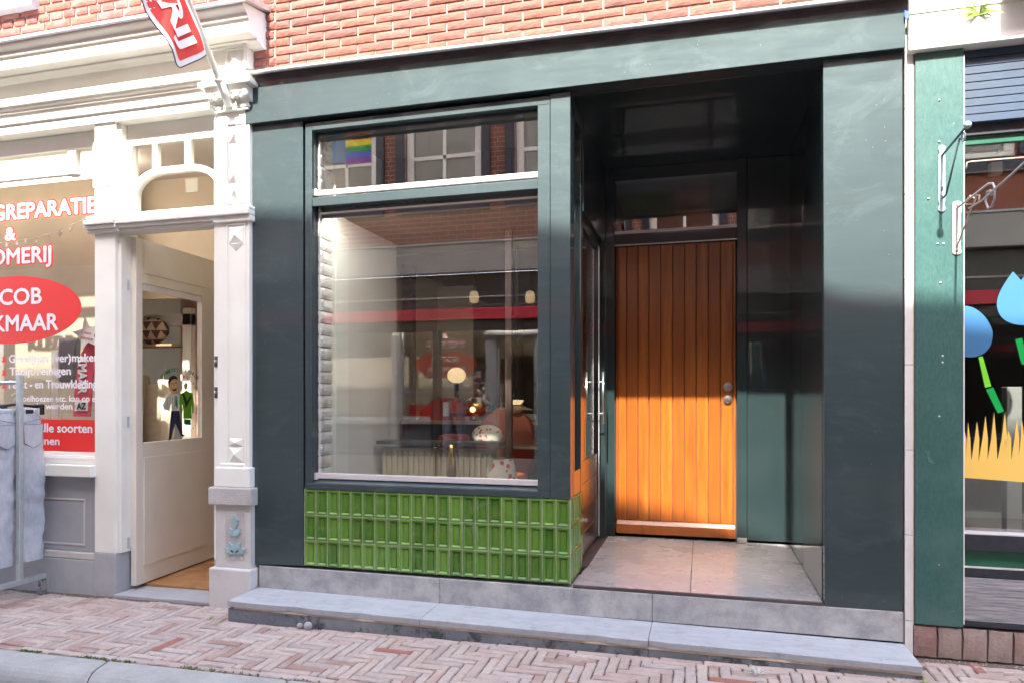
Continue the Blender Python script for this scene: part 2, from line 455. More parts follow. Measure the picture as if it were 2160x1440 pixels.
# ------------------------------------------------------------------ mesh helpers
WL = {}
class MB:
    def __init__(self): self.v = []; self.f = []
    def add(self, vs_, fs_):
        o = len(self.v)
        self.v += [tuple(p) for p in vs_]
        self.f += [tuple(i + o for i in f) for f in fs_]
        return self
    def box(self, x0, x1, y0, y1, z0, z1):
        x0, x1 = sorted((x0, x1)); y0, y1 = sorted((y0, y1)); z0, z1 = sorted((z0, z1))
        return self.add([(x0, y0, z0), (x1, y0, z0), (x1, y1, z0), (x0, y1, z0), (x0, y0, z1), (x1, y0, z1), (x1, y1, z1), (x0, y1, z1)],
                        [(3, 2, 1, 0), (4, 5, 6, 7), (0, 1, 5, 4), (1, 2, 6, 5), (2, 3, 7, 6), (3, 0, 4, 7)])
    def prism(self, pts, a, b, axis='Y'):
        """polygon extruded along an axis; pts are (X,Z) for Y, (Y,Z) for X, (X,Y) for Z"""
        n = len(pts)
        def P(p, k):
            return {'Y': (p[0], k, p[1]), 'X': (k, p[0], p[1]), 'Z': (p[0], p[1], k)}[axis]
        vs_ = [P(p, a) for p in pts] + [P(p, b) for p in pts]
        fs_ = [tuple(range(n)), tuple(range(2 * n - 1, n - 1, -1))] + [(i, n + i, n + (i + 1) % n, (i + 1) % n) for i in range(n)]
        return self.add(vs_, fs_)
    def tube(self, pts, r, n=8, caps=True):
        pts = [Vector(p) for p in pts]
        rr = r if isinstance(r, (list, tuple)) else [r] * len(pts)
        o = len(self.v)
        up = Vector((0, 0, 1))
        prev = None
        for i, p in enumerate(pts):
            d = (pts[min(i + 1, len(pts) - 1)] - pts[max(i - 1, 0)]).normalized()
            if prev is None:
                a = d.cross(up if abs(d.z) < 0.95 else Vector((1, 0, 0))).normalized()
            else:
                a = (prev - d * prev.dot(d)).normalized()
            prev = a
            bb = d.cross(a)
            for k in range(n):
                th = 2 * math.pi * k / n
                self.v.append(tuple(p + (a * math.cos(th) + bb * math.sin(th)) * rr[i]))
        for i in range(len(pts) - 1):
            for k in range(n):
                self.f.append((o + i * n + k, o + i * n + (k + 1) % n, o + (i + 1) * n + (k + 1) % n, o + (i + 1) * n + k))
        if caps:
            self.f.append(tuple(o + k for k in range(n - 1, -1, -1)))
            self.f.append(tuple(o + (len(pts) - 1) * n + k for k in range(n)))
        return self
    def lathe(self, prof, c, axis='Z', n=20):
        """prof: list of (radius, height)"""
        o = len(self.v)
        for r_, h in prof:
            for k in range(n):
                th = 2 * math.pi * k / n
                a, b = r_ * math.cos(th), r_ * math.sin(th)
                self.v.append({'Z': (c[0] + a, c[1] + b, c[2] + h), 'Y': (c[0] + a, c[1] + h, c[2] + b), 'X': (c[0] + h, c[1] + a, c[2] + b)}[axis])
        for i in range(len(prof) - 1):
            for k in range(n):
                self.f.append((o + i * n + k, o + i * n + (k + 1) % n, o + (i + 1) * n + (k + 1) % n, o + (i + 1) * n + k))
        self.f.append(tuple(o + k for k in range(n - 1, -1, -1)))
        self.f.append(tuple(o + (len(prof) - 1) * n + k for k in range(n)))
        return self
    def ball(self, c, r, sx=1, sy=1, sz=1, n=14, m=8):
        prof = [(max(1e-4, math.sin(math.pi * i / m)), -math.cos(math.pi * i / m)) for i in range(m + 1)]
        o = len(self.v)
        self.lathe(prof, (0, 0, 0), 'Z', n)
        self.v[o:] = [(c[0] + x * r * sx, c[1] + y * r * sy, c[2] + z * r * sz) for x, y, z in self.v[o:]]
        return self
    def build(self, name, mat, parent=None, bevel=0, smooth=False, loc=None, label=None, kind=None, seg=2):
        base = Vector(WL.get(parent.name, (0, 0, 0))) if parent else Vector((0, 0, 0))
        L = Vector(loc) if loc is not None else base
        me = bpy.data.meshes.new(name)
        me.from_pydata([(x - L.x, y - L.y, z - L.z) for x, y, z in self.v], [], self.f)
        bm_ = bmesh.new(); bm_.from_mesh(me)
        bmesh.ops.recalc_face_normals(bm_, faces=bm_.faces)
        bm_.to_mesh(me); bm_.free()
        me.materials.append(MATS[mat])
        if smooth:
            me.polygons.foreach_set('use_smooth', [True] * len(me.polygons))
        return link(name, me, parent, L, base, bevel, label, kind, seg)
def link(name, me, parent, L, base, bevel=0, label=None, kind=None, seg=2):
    o = bpy.data.objects.new(name, me)
    C.objects.link(o)
    if parent:
        o.parent = parent
    o.location = Vector(L) - Vector(base) + (Vector((0, 0, 0)) if parent else Vector((0, 0, ZO)))
    WL[o.name] = tuple(L)
    if bevel:
        md = o.modifiers.new('bevel', 'BEVEL')
        md.width = bevel; md.segments = seg; md.limit_method = 'ANGLE'; md.angle_limit = R(40)
    if label: o['label'] = label
    if kind: o['kind'] = kind
    return o
def thing(name, label, cat, loc, group=None):
    o = bpy.data.objects.new(name, None)
    C.objects.link(o)
    o.empty_display_size = 0.1
    o.location = (loc[0], loc[1], loc[2] + ZO)
    WL[o.name] = tuple(loc)
    o['label'] = label; o['category'] = cat
    if group: o['group'] = group
    return o
def tag(o, label, cat, group=None, kind=None):
    o['label'] = label; o['category'] = cat
    if group: o['group'] = group
    if kind: o['kind'] = kind
    return o
def inst(src, parent, L, rot=None, scale=None, label=None):
    """another object sharing the mesh of src, standing at L"""
    o = src.copy()
    C.objects.link(o)
    base = Vector(WL.get(parent.name, (0, 0, 0))) if parent else Vector((0, 0, -ZO))
    o.parent = parent
    o.location = Vector(L) - base
    WL[o.name] = tuple(L)
    if rot: o.rotation_euler = rot
    if scale: o.scale = scale
    if label: o['label'] = label
    return o
def B(name, mat, parent, x0, x1, y0, y1, z0, z1, bevel=0.002, **k):
    return MB().box(x0, x1, y0, y1, z0, z1).build(name, mat, parent, bevel, **k)
def panel(name, mat, parent, pts, y0, y1, bevel=0.002, **k):
    return MB().prism(pts, y0, y1).build(name, mat, parent, bevel, **k)
def pxpoly(pts, Y): return [q(x, y, Y) for x, y in pts]

def text(name, body, mat, parent, x0, x1, z, cap, y, bold=0.0, ex=0.0006, rot=0.0, italic=0.0, M=None, fat=0.0, nfat=4):
    """lettering on a plane facing the street: x0..x1 wide, baseline z, capital height cap"""
    cu = bpy.data.curves.new(name, 'FONT')
    cu.body = body
    cu.size = 1.0
    cu.offset = bold
    cu.extrude = 0.0
    cu.shear = italic
    cu.resolution_u = 3
    o = bpy.data.objects.new(name, cu)
    C.objects.link(o)
    bpy.context.view_layer.update()
    me = bpy.data.meshes.new_from_object(o.evaluated_get(bpy.context.evaluated_depsgraph_get()))
    bpy.data.objects.remove(o)
    xs = [v.co.x for v in me.vertices]
    a, b = min(xs), max(xs)
    sx_ = (x1 - x0) / (b - a) if x1 is not None else cap / 0.72
    sz_ = cap / 0.72
    cr, sr = math.cos(rot), math.sin(rot)
    base = Vector(WL.get(parent.name, (0, 0, 0)))
    for v in me.vertices:
        X, Z = (v.co.x - a) * sx_, v.co.y * sz_
        X, Z = X * cr - Z * sr, X * sr + Z * cr
        if M is None:
            p = Vector((x0 + X, y, z + Z))
        else:
            p = M(x0 + X, Z)
        v.co = p - base
    par_ = list(range(len(me.vertices)))
    def fnd(i):
        while par_[i] != i:
            par_[i] = par_[par_[i]]; i = par_[i]
        return i
    for e_ in me.edges:
        a_, b3 = fnd(e_.vertices[0]), fnd(e_.vertices[1])
        if a_ != b3: par_[a_] = b3
    ids = {}
    for v in me.vertices:
        k_i = ids.setdefault(fnd(v.index), len(ids))
        if M is None: v.co.y += 0.00018 * (k_i % 3)
    if fat:
        vs0 = [v.co.copy() for v in me.vertices]
        ps0 = [tuple(p_.vertices) for p_ in me.polygons]
        V_, P_ = [], []
        for k_f in range(nfat + 1):
            a_f = 2 * math.pi * k_f / nfat
            d_f = Vector((0, 0, 0)) if k_f == nfat else Vector((fat * math.cos(a_f), 0.00007 * (k_f + 1), fat * 0.8 * math.sin(a_f)))
            o_f = len(V_)
            V_ += [tuple(c_ + d_f) for c_ in vs0]
            P_ += [tuple(i_ + o_f for i_ in p_) for p_ in ps0]
        me = bpy.data.meshes.new(name)
        me.from_pydata(V_, [], P_)
    me.name = name
    me.materials.clear()
    me.materials.append(MATS[mat])
    return link(name, me, parent, base, base)

# ------------------------------------------------------------------ ground
SL = 0.0125
def ground(name, mat, y0, y1, dz, kind='structure'):
    mb = MB()
    x0, x1 = -40, 40
    mb.add([(x0, y0, gz(x0) + dz), (x1, y0, gz(x1) + dz), (x1, y1, gz(x1) + dz), (x0, y1, gz(x0) + dz)], [(0, 1, 2, 3)])
    return mb.build(name, mat, None, kind=kind)
pavement = ground('pavement', 'joint_sand', -0.96, 0.5, -0.008)
street = ground('street', 'joint_sand', -3.05, -1.15, -0.125)
far_pave = ground('pavement', 'joint_sand', -4.4, -3.0, -0.01)
ground('ground', 'joint_sand', -60, 60, -0.30)
WL[pavement.name] = (0, 0, 0); WL[street.name] = (0, 0, 0)

def rough_brick(L, Wd, H, seed, amp=0.0025, nx=5):
    """a paver or brick lying flat: L along X, Wd along Y, top at z=0, slightly worn edges"""
    mb = MB()
    rr = random.Random(seed)
    b = 0.005
    def ring(ins, z, am):
        pts = []
        hx, hy = L / 2 - ins, Wd / 2 - ins
        for i in range(nx): pts.append((-hx + 2 * hx * i / nx, -hy))
        for i in range(2): pts.append((hx, -hy + 2 * hy * i / 2))
        for i in range(nx): pts.append((hx - 2 * hx * i / nx, hy))
        for i in range(2): pts.append((-hx, hy - 2 * hy * i / 2))
        return [(x + rr.uniform(-am, am), y + rr.uniform(-am, am), z + rr.uniform(-am, am) * 0.4) for x, y in pts]
    a = ring(0, -H, 0); c = ring(0.0, -b, amp); d = ring(b, 0, amp * 0.6)
    n = len(a)
    mb.add(a + c + d, [(i, (i + 1) % n, n + (i + 1) % n, n + i) for i in range(n)] + [(n + i, n + (i + 1) % n, 2 * n + (i + 1) % n, 2 * n + i) for i in range(n)] + [tuple(range(2 * n, 3 * n))])
    return mb
PL, PW, J = 0.196, 0.0462, 0.0045
pv = []
for k in range(5):
    o = rough_brick(PL, PW, 0.05, k).build('paver_brick', 'paver', pavement, loc=(0, 0, 0))
    pv.append(o)
pvh = rough_brick(PL * 0.48, PW, 0.05, 77).build('paver_brick', 'paver', pavement, loc=(0, 0, 0))
pvr = [rough_brick(PL, PW, 0.05, 70 + k).build('paver_brick', 'red_paver', pavement, loc=(0, 0, 0)) for k in range(1)]
slots = []
U = PW + J
mL = 4
Yb0, Yb1 = -0.885, -0.06           # herringbone field between two edge courses
def clip_ok(x, y): return True
ox = -5.6
for r_ in range(-60, 60):
    for tt in range(-12, 40):
        # lying along the street
        cx = ox + (r_ + tt * 2 * mL + mL / 2) * U; cy = Yb0 + (r_ + 0.5) * U
        slots.append((cx, cy, 0))
    for tt in range(-12, 12):
        c_ = r_
for c_ in range(-20, 190):
    for tt in range(-30, 8):
        y0 = c_ - 2 * mL + 1 + 2 * mL * tt
        cx = ox + (c_ + 0.5) * U; cy = Yb0 + (y0 + mL / 2) * U
        slots.append((cx, cy, 1))
placed = []
def in_step(x, y): return -2.60 < x < 0.955 and y > -0.25
for (cx, cy, vert) in slots:
    if not -5.4 < cx < 2.3: continue
    half = PL / 2
    if vert:
        lo, hi = cy - half, cy + half
        if hi < Yb0 + 0.03 or lo > Yb1 - 0.02: continue
        l2, h2 = max(lo, Yb0 + 0.002), min(hi, Yb1)
        if -2.62 < cx < 0.945 and h2 > -0.335: h2 = -0.335
        if h2 - l2 < 0.03: continue
        placed.append((cx, (l2 + h2) / 2, 1, (h2 - l2) / PL))
    else:
        if cy < Yb0 or cy > Yb1: continue
        x0, x1 = cx - half, cx + half
        if cy > -0.345:
            if x0 > -2.64 and x1 < 0.96: continue
            if x0 < -2.64 < x1: x1 = -2.645
            elif x0 < 0.96 < x1: x0 = 0.965
        if x1 - x0 < 0.03: continue
        placed.append(((x0 + x1) / 2, cy, 0, (x1 - x0) / PL))
# edge courses along kerb and along the step and the fronts
x = -5.4
while x < 2.3:
    placed.append((x + 0.1, Yb0 - 0.03, 0, 1.0)); x += 0.201
x = -2.63
while x < 0.95:
    placed.append((x + 0.1, -0.317, 0, 1.0)); x += 0.203
x = 1.0
while x < 2.3:
    placed.append((x + 0.1, -0.09, 0, 1.0)); x += 0.204
cam_v = Vector((0, CAMY, 0))
def vis(p):
    # in front of the lens and inside the frame
    x, y = p[0], p[1]
    xc = x * cs + (y - CAMY) * sn; zc = -x * sn + (y - CAMY) * cs
    if zc < 0.3: return False, 0
    px = 1080 + F * xc / zc; py = 835 - F * gz(x) / zc
    return (-30 < px < 2190 and py < 1460), 1 / zc
inview = sorted([p for p in placed if vis(p)[0]], key=lambda p: -vis(p)[1])
rest = [p for p in placed if not vis(p)[0]] + inview[290:]
tilt = lambda: random.uniform(-0.012, 0.012)
reds = {random.randrange(290) for _ in range(5)}
for i, (cx, cy, vert, s) in enumerate(inview[:290]):
    src = pvr[0] if i in reds else (random.choice(pv) if s > 0.6 else pvh)
    ss = s if s > 0.6 else s / 0.48
    inst(src, pavement, (cx, cy, gz(cx) + random.uniform(-0.003, 0.0015)), (tilt() * 1.4, tilt(), (R(90) if vert else 0) + random.uniform(-0.022, 0.022) + (math.pi if random.random() < .5 else 0)), (ss * 0.995, random.uniform(0.96, 1.02), 1))
mb = MB()
srcs = [rough_brick(PL, PW, 0.03, 200 + k, nx=2) for k in range(4)]
for (cx, cy, vert, s) in rest:
    sm = random.choice(srcs)
    dz = gz(cx) + random.uniform(-0.0025, 0.001)
    tx, ty = random.uniform(-0.015, 0.015), random.uniform(-0.02, 0.02)
    mb.add([((cx - y * 1.0, cy + x * s, z + dz + x * tx + y * ty) if vert else (cx + x * s, cy + y, z + dz + x * tx + y * ty)) for x, y, z in sm.v], sm.f)
mb.build('paver_bricks', 'paver', pavement, kind='stuff')
for o in pv + [pvh] + pvr:
    bpy.data.objects.remove(o)

# kerb stones
def kerb(x0, x1, skew):
    prof = [(-0.955, -0.2), (-0.955, -0.002), (-1.04, 0.0)] + [(-1.06 - 0.085 * math.sin(R(a)), -0.085 + 0.085 * math.cos(R(a))) for a in range(0, 91, 15)] + [(-1.15, -0.13), (-1.15, -0.2)]
    mb = MB()
    xs = [x0 + 0.004, x0 + 0.02, (x0 + x1) / 2, x1 - 0.02, x1 - 0.004]
    n = len(prof)
    for i, X in enumerate(xs):
        for (y, z) in prof:
            s = skew * (y + 1.05)
            ins = 0.006 if i in (0, 4) else 0
            mb.v.append((X + s, y, gz(X) + z - ins))
    for i in range(4):
        for k in range(n):
            mb.f.append((i * n + k, i * n + (k + 1) % n, (i + 1) * n + (k + 1) % n, (i + 1) * n + k))
    mb.f.append(tuple(range(n))); mb.f.append(tuple(range(4 * n, 5 * n)))
    return mb
kerb_root = thing('kerb', 'rounded grey concrete kerb between brick pavement and street', 'kerb', (-2.75, -1.05, gz(-2.75)))
kerb_root['kind'] = 'structure'
del kerb_root['category']
for a, b_ in ((-5.75, -4.75), (-4.75, -3.75), (-3.75, -2.77), (-2.77, -1.77), (-1.77, -0.77), (-0.77, 0.23), (0.23, 1.23), (1.23, 2.23)):
    kerb(a, b_, -0.35).build('kerb_stone', 'kerb_concrete', kerb_root, smooth=False)
# moss in the joint behind the kerb
mb = MB()
for i in range(420):
    X = random.choice([random.uniform(-3.6, -0.6), random.gauss(-3.25, 0.12), random.gauss(-2.6, 0.25)])
    y = -0.947 + random.uniform(-0.01, 0.012)
    if noise.noise((X * 3, 0, 0)) < -0.05: continue
    s = random.uniform(0.003, 0.009)
    for k in range(3):
        th = random.uniform(0, 6.28)
        mb.add([(X, y, gz(X) - 0.004), (X + s * math.cos(th), y + s * math.sin(th), gz(X) + 0.001), (X + s * 0.6 * math.cos(th + 1), y + s * 0.6 * math.sin(th + 1), gz(X) + s * 0.9)], [(0, 1, 2)])
mb.build('moss', 'moss', None, kind='stuff')['label'] = 'thin line of green moss in the joint behind the kerb'
# street cobbles
cobs = [rough_brick(0.19, 0.1, 0.06, 300 + k, 0.006).build('cobble', 'cobble_stone', street, loc=(0, 0, 0)) for k in range(3)]
for r_ in range(6):
    for k in range(26):
        X = -4.6 + k * 0.2 + (0.1 if r_ % 2 else 0)
        inst(random.choice(cobs), street, (X, -1.21 - r_ * 0.11, gz(X) - 0.118 + random.uniform(-0.004, 0.004)), (tilt(), tilt(), random.uniform(-0.03, 0.03)), (random.uniform(0.9, 0.99), 0.97, 1))
for o in cobs: bpy.data.objects.remove(o)

# ------------------------------------------------------------------ the brick shop building with the green front
bld = thing('shop_building', 'brick building with dark green glossy shopfront, green tiles and varnished wooden door', 'shop', (-0.85, 0.3, -1.25))
XL, XR = -2.69, 0.936
RL, RR = -0.672, 0.583          # entrance recess
FL = -1.022                     # its floor
SOF = 1.658
# masonry behind and above
MB().box(-2.50, 0.97, -0.002, 0.30, 1.93, 5.2).build('wall', 'cream_mortar', bld)
MB().box(XL - 0.06, -2.50, 0.012, 0.30, 1.93, 5.2).build('wall', 'cream_mortar', bld)
MB().box(XL - 0.06, 0.97, 0.02, 0.30, 5.2, 7.6).build('upper_wall', 'orange_brick', bld)
B('shop_ceiling', 'tan_wall', bld, -2.6, -0.75, 0.10, 1.5, 1.146, 1.165, 0)
B('shop_ceiling', 'tan_wall', bld, -2.6, 0.9, 1.58, 6.4, 1.146, 1.165, 0)
B('fill_strip_valance', 'brown_column_paint', bld, -2.26, -0.84, 0.098, 0.108, 1.085, 1.146, 0)  # brown board added to hide the fill strip behind it
B('void_back', 'shade_black_wall', bld, -2.6, -0.72, 0.9, 0.92, 1.165, 1.70, 0)  # black sheet in place of the shaded void behind the transom
B('floor_slab', 'dark_wall', bld, XL, 0.935, 0.3, 6.4, 1.70, 1.95, 0)
B('back_wall', 'dark_wall', bld, XL, 0.935, 6.4, 6.6, -1.2, 1.9, 0)
B('side_wall', 'dark_wall', bld, 0.905, 0.935, 0.08, 6.4, -1.2, 1.9, 0)
B('recess_head', 'dark_wall', bld, XL, 0.935, 0.08, 0.3, 1.70, 1.93, 0)
# bricks: running bond, each its own object
def wall_brick(L, H, seed, amp=0.0022, D=0.035):
    rr = random.Random(seed)
    mb = MB()
    nx, nz = 6, 3
    pts = []
    for j in range(nz + 1):
        for i in range(nx + 1):
            e = (i in (0, nx)) or (j in (0, nz))
            x_ = -L / 2 + L * i / nx; z_ = -H / 2 + H * j / nz
            pts.append((x_ + rr.uniform(-amp, amp) * (0.6 if e else 1), (-D + 0.003 if e else -D - rr.uniform(0, amp * 1.3)), z_ + rr.uniform(-amp, amp) * 0.6))
    fs_ = [(j * (nx + 1) + i, j * (nx + 1) + i + 1, (j + 1) * (nx + 1) + i + 1, (j + 1) * (nx + 1) + i) for j in range(nz) for i in range(nx)]
    edge = [i for i in range(nx + 1)] + [j * (nx + 1) + nx for j in range(1, nz + 1)] + [nz * (nx + 1) + i for i in range(nx - 1, -1, -1)] + [j * (nx + 1) for j in range(nz - 1, 0, -1)]
    n = len(pts)
    pts += [(pts[e][0], 0, pts[e][2]) for e in edge]
    m_ = len(edge)
    fs_ += [(edge[k], n + k, n + (k + 1) % m_, edge[(k + 1) % m_]) for k in range(m_)]
    mb.add(pts, fs_)
    return mb
BL, BH, CO = 0.2125, 0.0425, 0.0525
wb = [wall_brick(BL, BH, k).build('brick', 'orange_brick', bld, loc=(0, 0, 0)) for k in range(6)]
cnt = 0
row = 0
z = 1.985
while z < 2.75:
    x = -2.50 + (0.111 if row % 2 else 0)
    if row % 2:
        inst(random.choice(wb), bld, (-2.452, 0.022, z), None, (0.45, 1, 1))
    while x + 0.1 < 0.97:
        if x > -2.5:
            cut = min(1.0, (0.97 - (x)) / BL)
            inst(random.choice(wb), bld, (x + BL / 2, 0.022, z + random.uniform(-.0015, .0015)), (0, random.uniform(-.004, .004), 0), (1, 1, random.uniform(0.94, 1.05)))
        else:
            inst(random.choice(wb), bld, (x + BL / 2, 0.022, z), (0, random.uniform(-.004, .004), 0))
        x += 0.222
    z += CO; row += 1
# older bricks of the party pier, set back
z = 1.985; row = 0
wo = [wall_brick(0.15, 0.042, 20 + k, 0.004, 0.02).build('brick', 'old_red_brick', bld, loc=(0, 0, 0)) for k in range(3)]
while z < 2.6:
    xs_ = [(-2.62, 0.6), (-2.54, 0.35)] if row % 2 else [(-2.60, 1.0)]
    for X, s in xs_:
        inst(random.choice(wo), bld, (X, 0.022, z), (0, random.uniform(-.01, .01), 0), (s, 1, 1))
    z += 0.055; row += 1
# the courses out of view above, as one mesh
mb = MB()
z = 2.78; row = 0
src = wall_brick(BL, BH, 50)
sv, sf = [(-BL / 2, -0.035, -BH / 2), (BL / 2, -0.035, -BH / 2), (BL / 2, -0.035, BH / 2), (-BL / 2, -0.035, BH / 2), (-BL / 2, 0, -BH / 2), (BL / 2, 0, -BH / 2), (BL / 2, 0, BH / 2), (-BL / 2, 0, BH / 2)], [(0, 1, 2, 3), (0, 4, 5, 1), (1, 5, 6, 2), (2, 6, 7, 3), (3, 7, 4, 0)]
while z < 5.15:
    x = -2.62 + (0.111 if row % 2 else 0)
    while x < 0.9:
        mb.add([(vx + x + BL / 2, vy + 0.022, vz + z) for vx, vy, vz in sv], sf)
        x += 0.222
    z += CO; row += 1
mb.build('bricks', 'orange_brick', bld, kind='stuff')
for o in wb + wo: bpy.data.objects.remove(o)
# zinc drip over the beam
Ya = -0.085
tl = [(520, 149), (720, 124), (1000, 90), (1440, 36), (1760, -4)]
tz = [q(a, b_, Ya) for a, b_ in tl]
tz[0] = (-2.72, tz[0][1])
tz.append((0.945, tz[-1][1] + (0.945 - tz[-1][0]) * (tz[-1][1] - tz[-2][1]) / (tz[-1][0] - tz[-2][0])))
def zat(X):
    for (a, za), (b_, zb) in zip(tz, tz[1:]):
        if X <= b_: return za + (zb - za) * (X - a) / (b_ - a)
    return tz[-1][1]
mb = MB(); mb2 = MB()
def strip(mb, prof, xs, zf):
    n = len(prof); o = len(mb.v)
    for X in xs:
        for y, dz in prof: mb.v.append((X, y, zf(X) + dz))
    for i in range(len(xs) - 1):
        for k in range(n):
            mb.f.append((o + i * n + k, o + i * n + (k + 1) % n, o + (i + 1) * n + (k + 1) % n, o + (i + 1) * n + k))
    mb.f.append(tuple(o + k for k in range(n))); mb.f.append(tuple(o + (len(xs) - 1) * n + k for k in range(n)))
xs = [-2.72 + 3.665 * i / 12 for i in range(13)]
strip(mb, [(0.02, 0.03), (-0.06, 0.0), (-0.08, -0.002), (-0.09, -0.008), (-0.092, -0.018), (-0.086, -0.027), (-0.07, -0.024), (0.02, 0.0)], xs, zat)
mb.build('drip_flashing', 'zinc', bld, smooth=True)
strip(mb2, [(-0.04, -0.03), (-0.07, -0.025), (0.02, -0.001), (0.02, -0.075), (-0.03, -0.075)], xs, zat)
mb2.build('lead_apron', 'dark_lead', bld)
# beam: tapered, proud of the panels
YB = -0.035
topz = [q(a, b_, YB) for a, b_ in ((544, 163), (720, 147), (1000, 114), (1440, 66), (1700, 31), (1904, 4))]
def topat(X):
    pts = [(-2.8, topz[0][1])] + topz + [(1.1, topz[-1][1])]
    for (a, za), (b_, zb) in zip(pts, pts[1:]):
        if X <= b_: return za + (zb - za) * (X - a) / (b_ - a)
zl, zr = qz(523, 262, YB), qz(1900, 102, YB)
botat = lambda X: zl + (zr - zl) * (X + 2.69) / 3.62
beam = MB()
xs = [XL - 0.005 + (XR - XL + 0.005) * i / 10 for i in range(11)]
n = 4
for X in xs:
    beam.v += [(X, YB, botat(X)), (X, 0.08, botat(X)), (X, 0.08, topat(X)), (X, YB, topat(X))]
for i in range(10):
    for k in range(4): beam.f.append((i * 4 + k, i * 4 + (k + 1) % 4, (i + 1) * 4 + (k + 1) % 4, (i + 1) * 4 + k))
beam.f += [(0, 1, 2, 3), (40, 41, 42, 43)]
beam.build('fascia_beam', 'green_gloss_paint', bld, 0.003)
# pier panels
panel('pier_panel', 'green_gloss_paint', bld, [(XL, -1.033), (-2.314, -1.02), (-2.318, 1.655), (XL - 0.002, 1.664)], 0.0, 0.06, 0.003)
panel('pier_panel', 'green_gloss_paint', bld, [(0.586, -1.038), (0.935, -1.034), (0.932, 1.665), (0.578, 1.659)], 0.0, 0.06, 0.003)
B('pier_core', 'dark_wall', bld, XL, -2.33, 0.062, 0.35, -1.2, 1.72, 0)
# window frame members
PF = 0.004
win = B('shop_window', 'green_gloss_paint', bld, -2.304, -2.259, PF, 0.12, -0.522, 1.637, 0.0025)
win2 = win
B('stile', 'green_gloss_paint', win, -0.868, -0.799, PF, 0.12, -0.522, 1.592, 0.0025)
B('post', 'green_gloss_paint', win, -0.797, -0.686, PF - 0.002, 0.105, -0.556, 1.645, 0.003)
B('top_rail', 'green_gloss_paint', win, -2.259, -0.799, PF, 0.12, 1.592, 1.638, 0.0025)
B('transom', 'green_gloss_paint', win, -2.259, -0.868, PF + 0.004, 0.12, 1.137, 1.19, 0.0025)
B('bottom_rail', 'green_gloss_paint', win, -2.304, -0.799, PF - 0.003, 0.12, -0.557, -0.522, 0.0025)
MB().prism([(0.012, -0.525), (0.012, -0.519), (0.085, -0.497), (0.085, -0.525)], -2.258, -0.869, 'X').build('sloping_sill', 'green_gloss_paint', win, 0.001)
B('upper_bead', 'green_gloss_paint_sheltered', win, -2.258, -0.869, 0.05, 0.09, 1.55, 1.591, 0.001)
for z0, z1 in ((1.214, 1.245), (-0.498, -0.466)):
    B('sill_strip', 'aluminium', win, -2.258, -0.869, 0.052, 0.072, z0, z1, 0.002)
    B('end_block', 'aluminium', win, -2.259, -2.243, 0.03, 0.052, z0 - 0.006, z1 + 0.004, 0.002)
for z0, z1 in ((1.245, 1.55), (-0.466, 1.137)):
    B('side_bead', 'aluminium', win, -2.246, -2.240, 0.062, 0.072, z0, z1, 0.001)
B('window_pane', 'coated_glass', win, -2.243, -0.869, 0.074, 0.078, 1.235, 1.57, 0)
B('window_pane', 'coated_glass', win, -2.243, -0.869, 0.074, 0.078, -0.475, 1.14, 0)
B('head_bead', 'cream_paint', win, -2.243, -0.869, 0.06, 0.073, 1.104, 1.112, 0.0005)
B('light_leak_board', 'black_paint', win, -2.31, -0.688, 0.085, 0.125, 1.60, 1.70, 0)  # added board that stops light leaking above the top rail
# tiles under the window: sunken bevelled faces
def tile(wd, h):
    """front at y=0 facing -Y"""
    d = 0.0125
    rings = [(0, 0.004), (0.002, 0.0), (0.0095, 0.0), (0.0105, 0.001), (0.0200, d), (0.0225, d * 0.72)]
    mb = MB()
    hx, hz = wd / 2, h / 2
    mb.v += [(-hx, 0.013, -hz), (hx, 0.013, -hz), (hx, 0.013, hz), (-hx, 0.013, hz)]
    for ins, y in rings:
        mb.v += [(-hx + ins, y, -hz + ins), (hx - ins, y, -hz + ins), (hx - ins, y, hz - ins), (-hx + ins, y, hz - ins)]
    for r_ in range(len(rings)):
        for k in range(4):
            mb.f.append((r_ * 4 + k, r_ * 4 + (k + 1) % 4, (r_ + 1) * 4 + (k + 1) % 4, (r_ + 1) * 4 + k))
    mb.f.append(tuple(len(rings) * 4 + k for k in range(4)))
    return mb
TP, TH = 0.0772, 0.1532
td = B('tiled_dado', 'mortar_grout', bld, -2.312, -0.6885, 0.0165, 0.10, -1.02, -0.558, 0)
mb = MB()
for k in range(22):
    mb.box(max(-2.312, -0.688 - TP * k - 0.0025), -0.688 - TP * k + 0.0025, 0.0055, 0.0165, -1.02, -0.558)
for r_ in range(1, 3):
    mb.box(-2.312, -0.685, 0.0052, 0.0166, -1.018 + TH * r_ - 0.003, -1.018 + TH * r_ + 0.003)
mb.build('grout', 'mortar_grout', td)
t0 = tile(TP - 0.004, TH - 0.004).build('tile', 'green_glaze', td, loc=(0, 0, 0))
for r_ in range(3):
    zc_ = -1.018 + TH * (r_ + 0.5)
    for k in range(21):
        X = -0.688 - TP * (k + 0.5)
        s = 1.0
        if X - TP / 2 < -2.311:
            s = (X + TP / 2 + 2.311) / TP; X = X + TP / 2 - s * TP / 2
        inst(t0, td, (X, 0.003 + random.uniform(-0.0006, 0.0006), zc_), (random.uniform(-.014, .014), 0, random.uniform(-.014, .014)), (s, 1, 1))
    for k in range(5):
        inst(t0, td, (-0.683, 0.012 + TP * (k + 0.5), zc_), (random.uniform(-.004, .004), 0, R(90) + random.uniform(-.004, .004)))
bpy.data.objects.remove(t0)
MB().box(-0.70, -0.690, 0.10, 0.40, -1.02, -0.56).build('dado_return', 'mortar_grout', td)
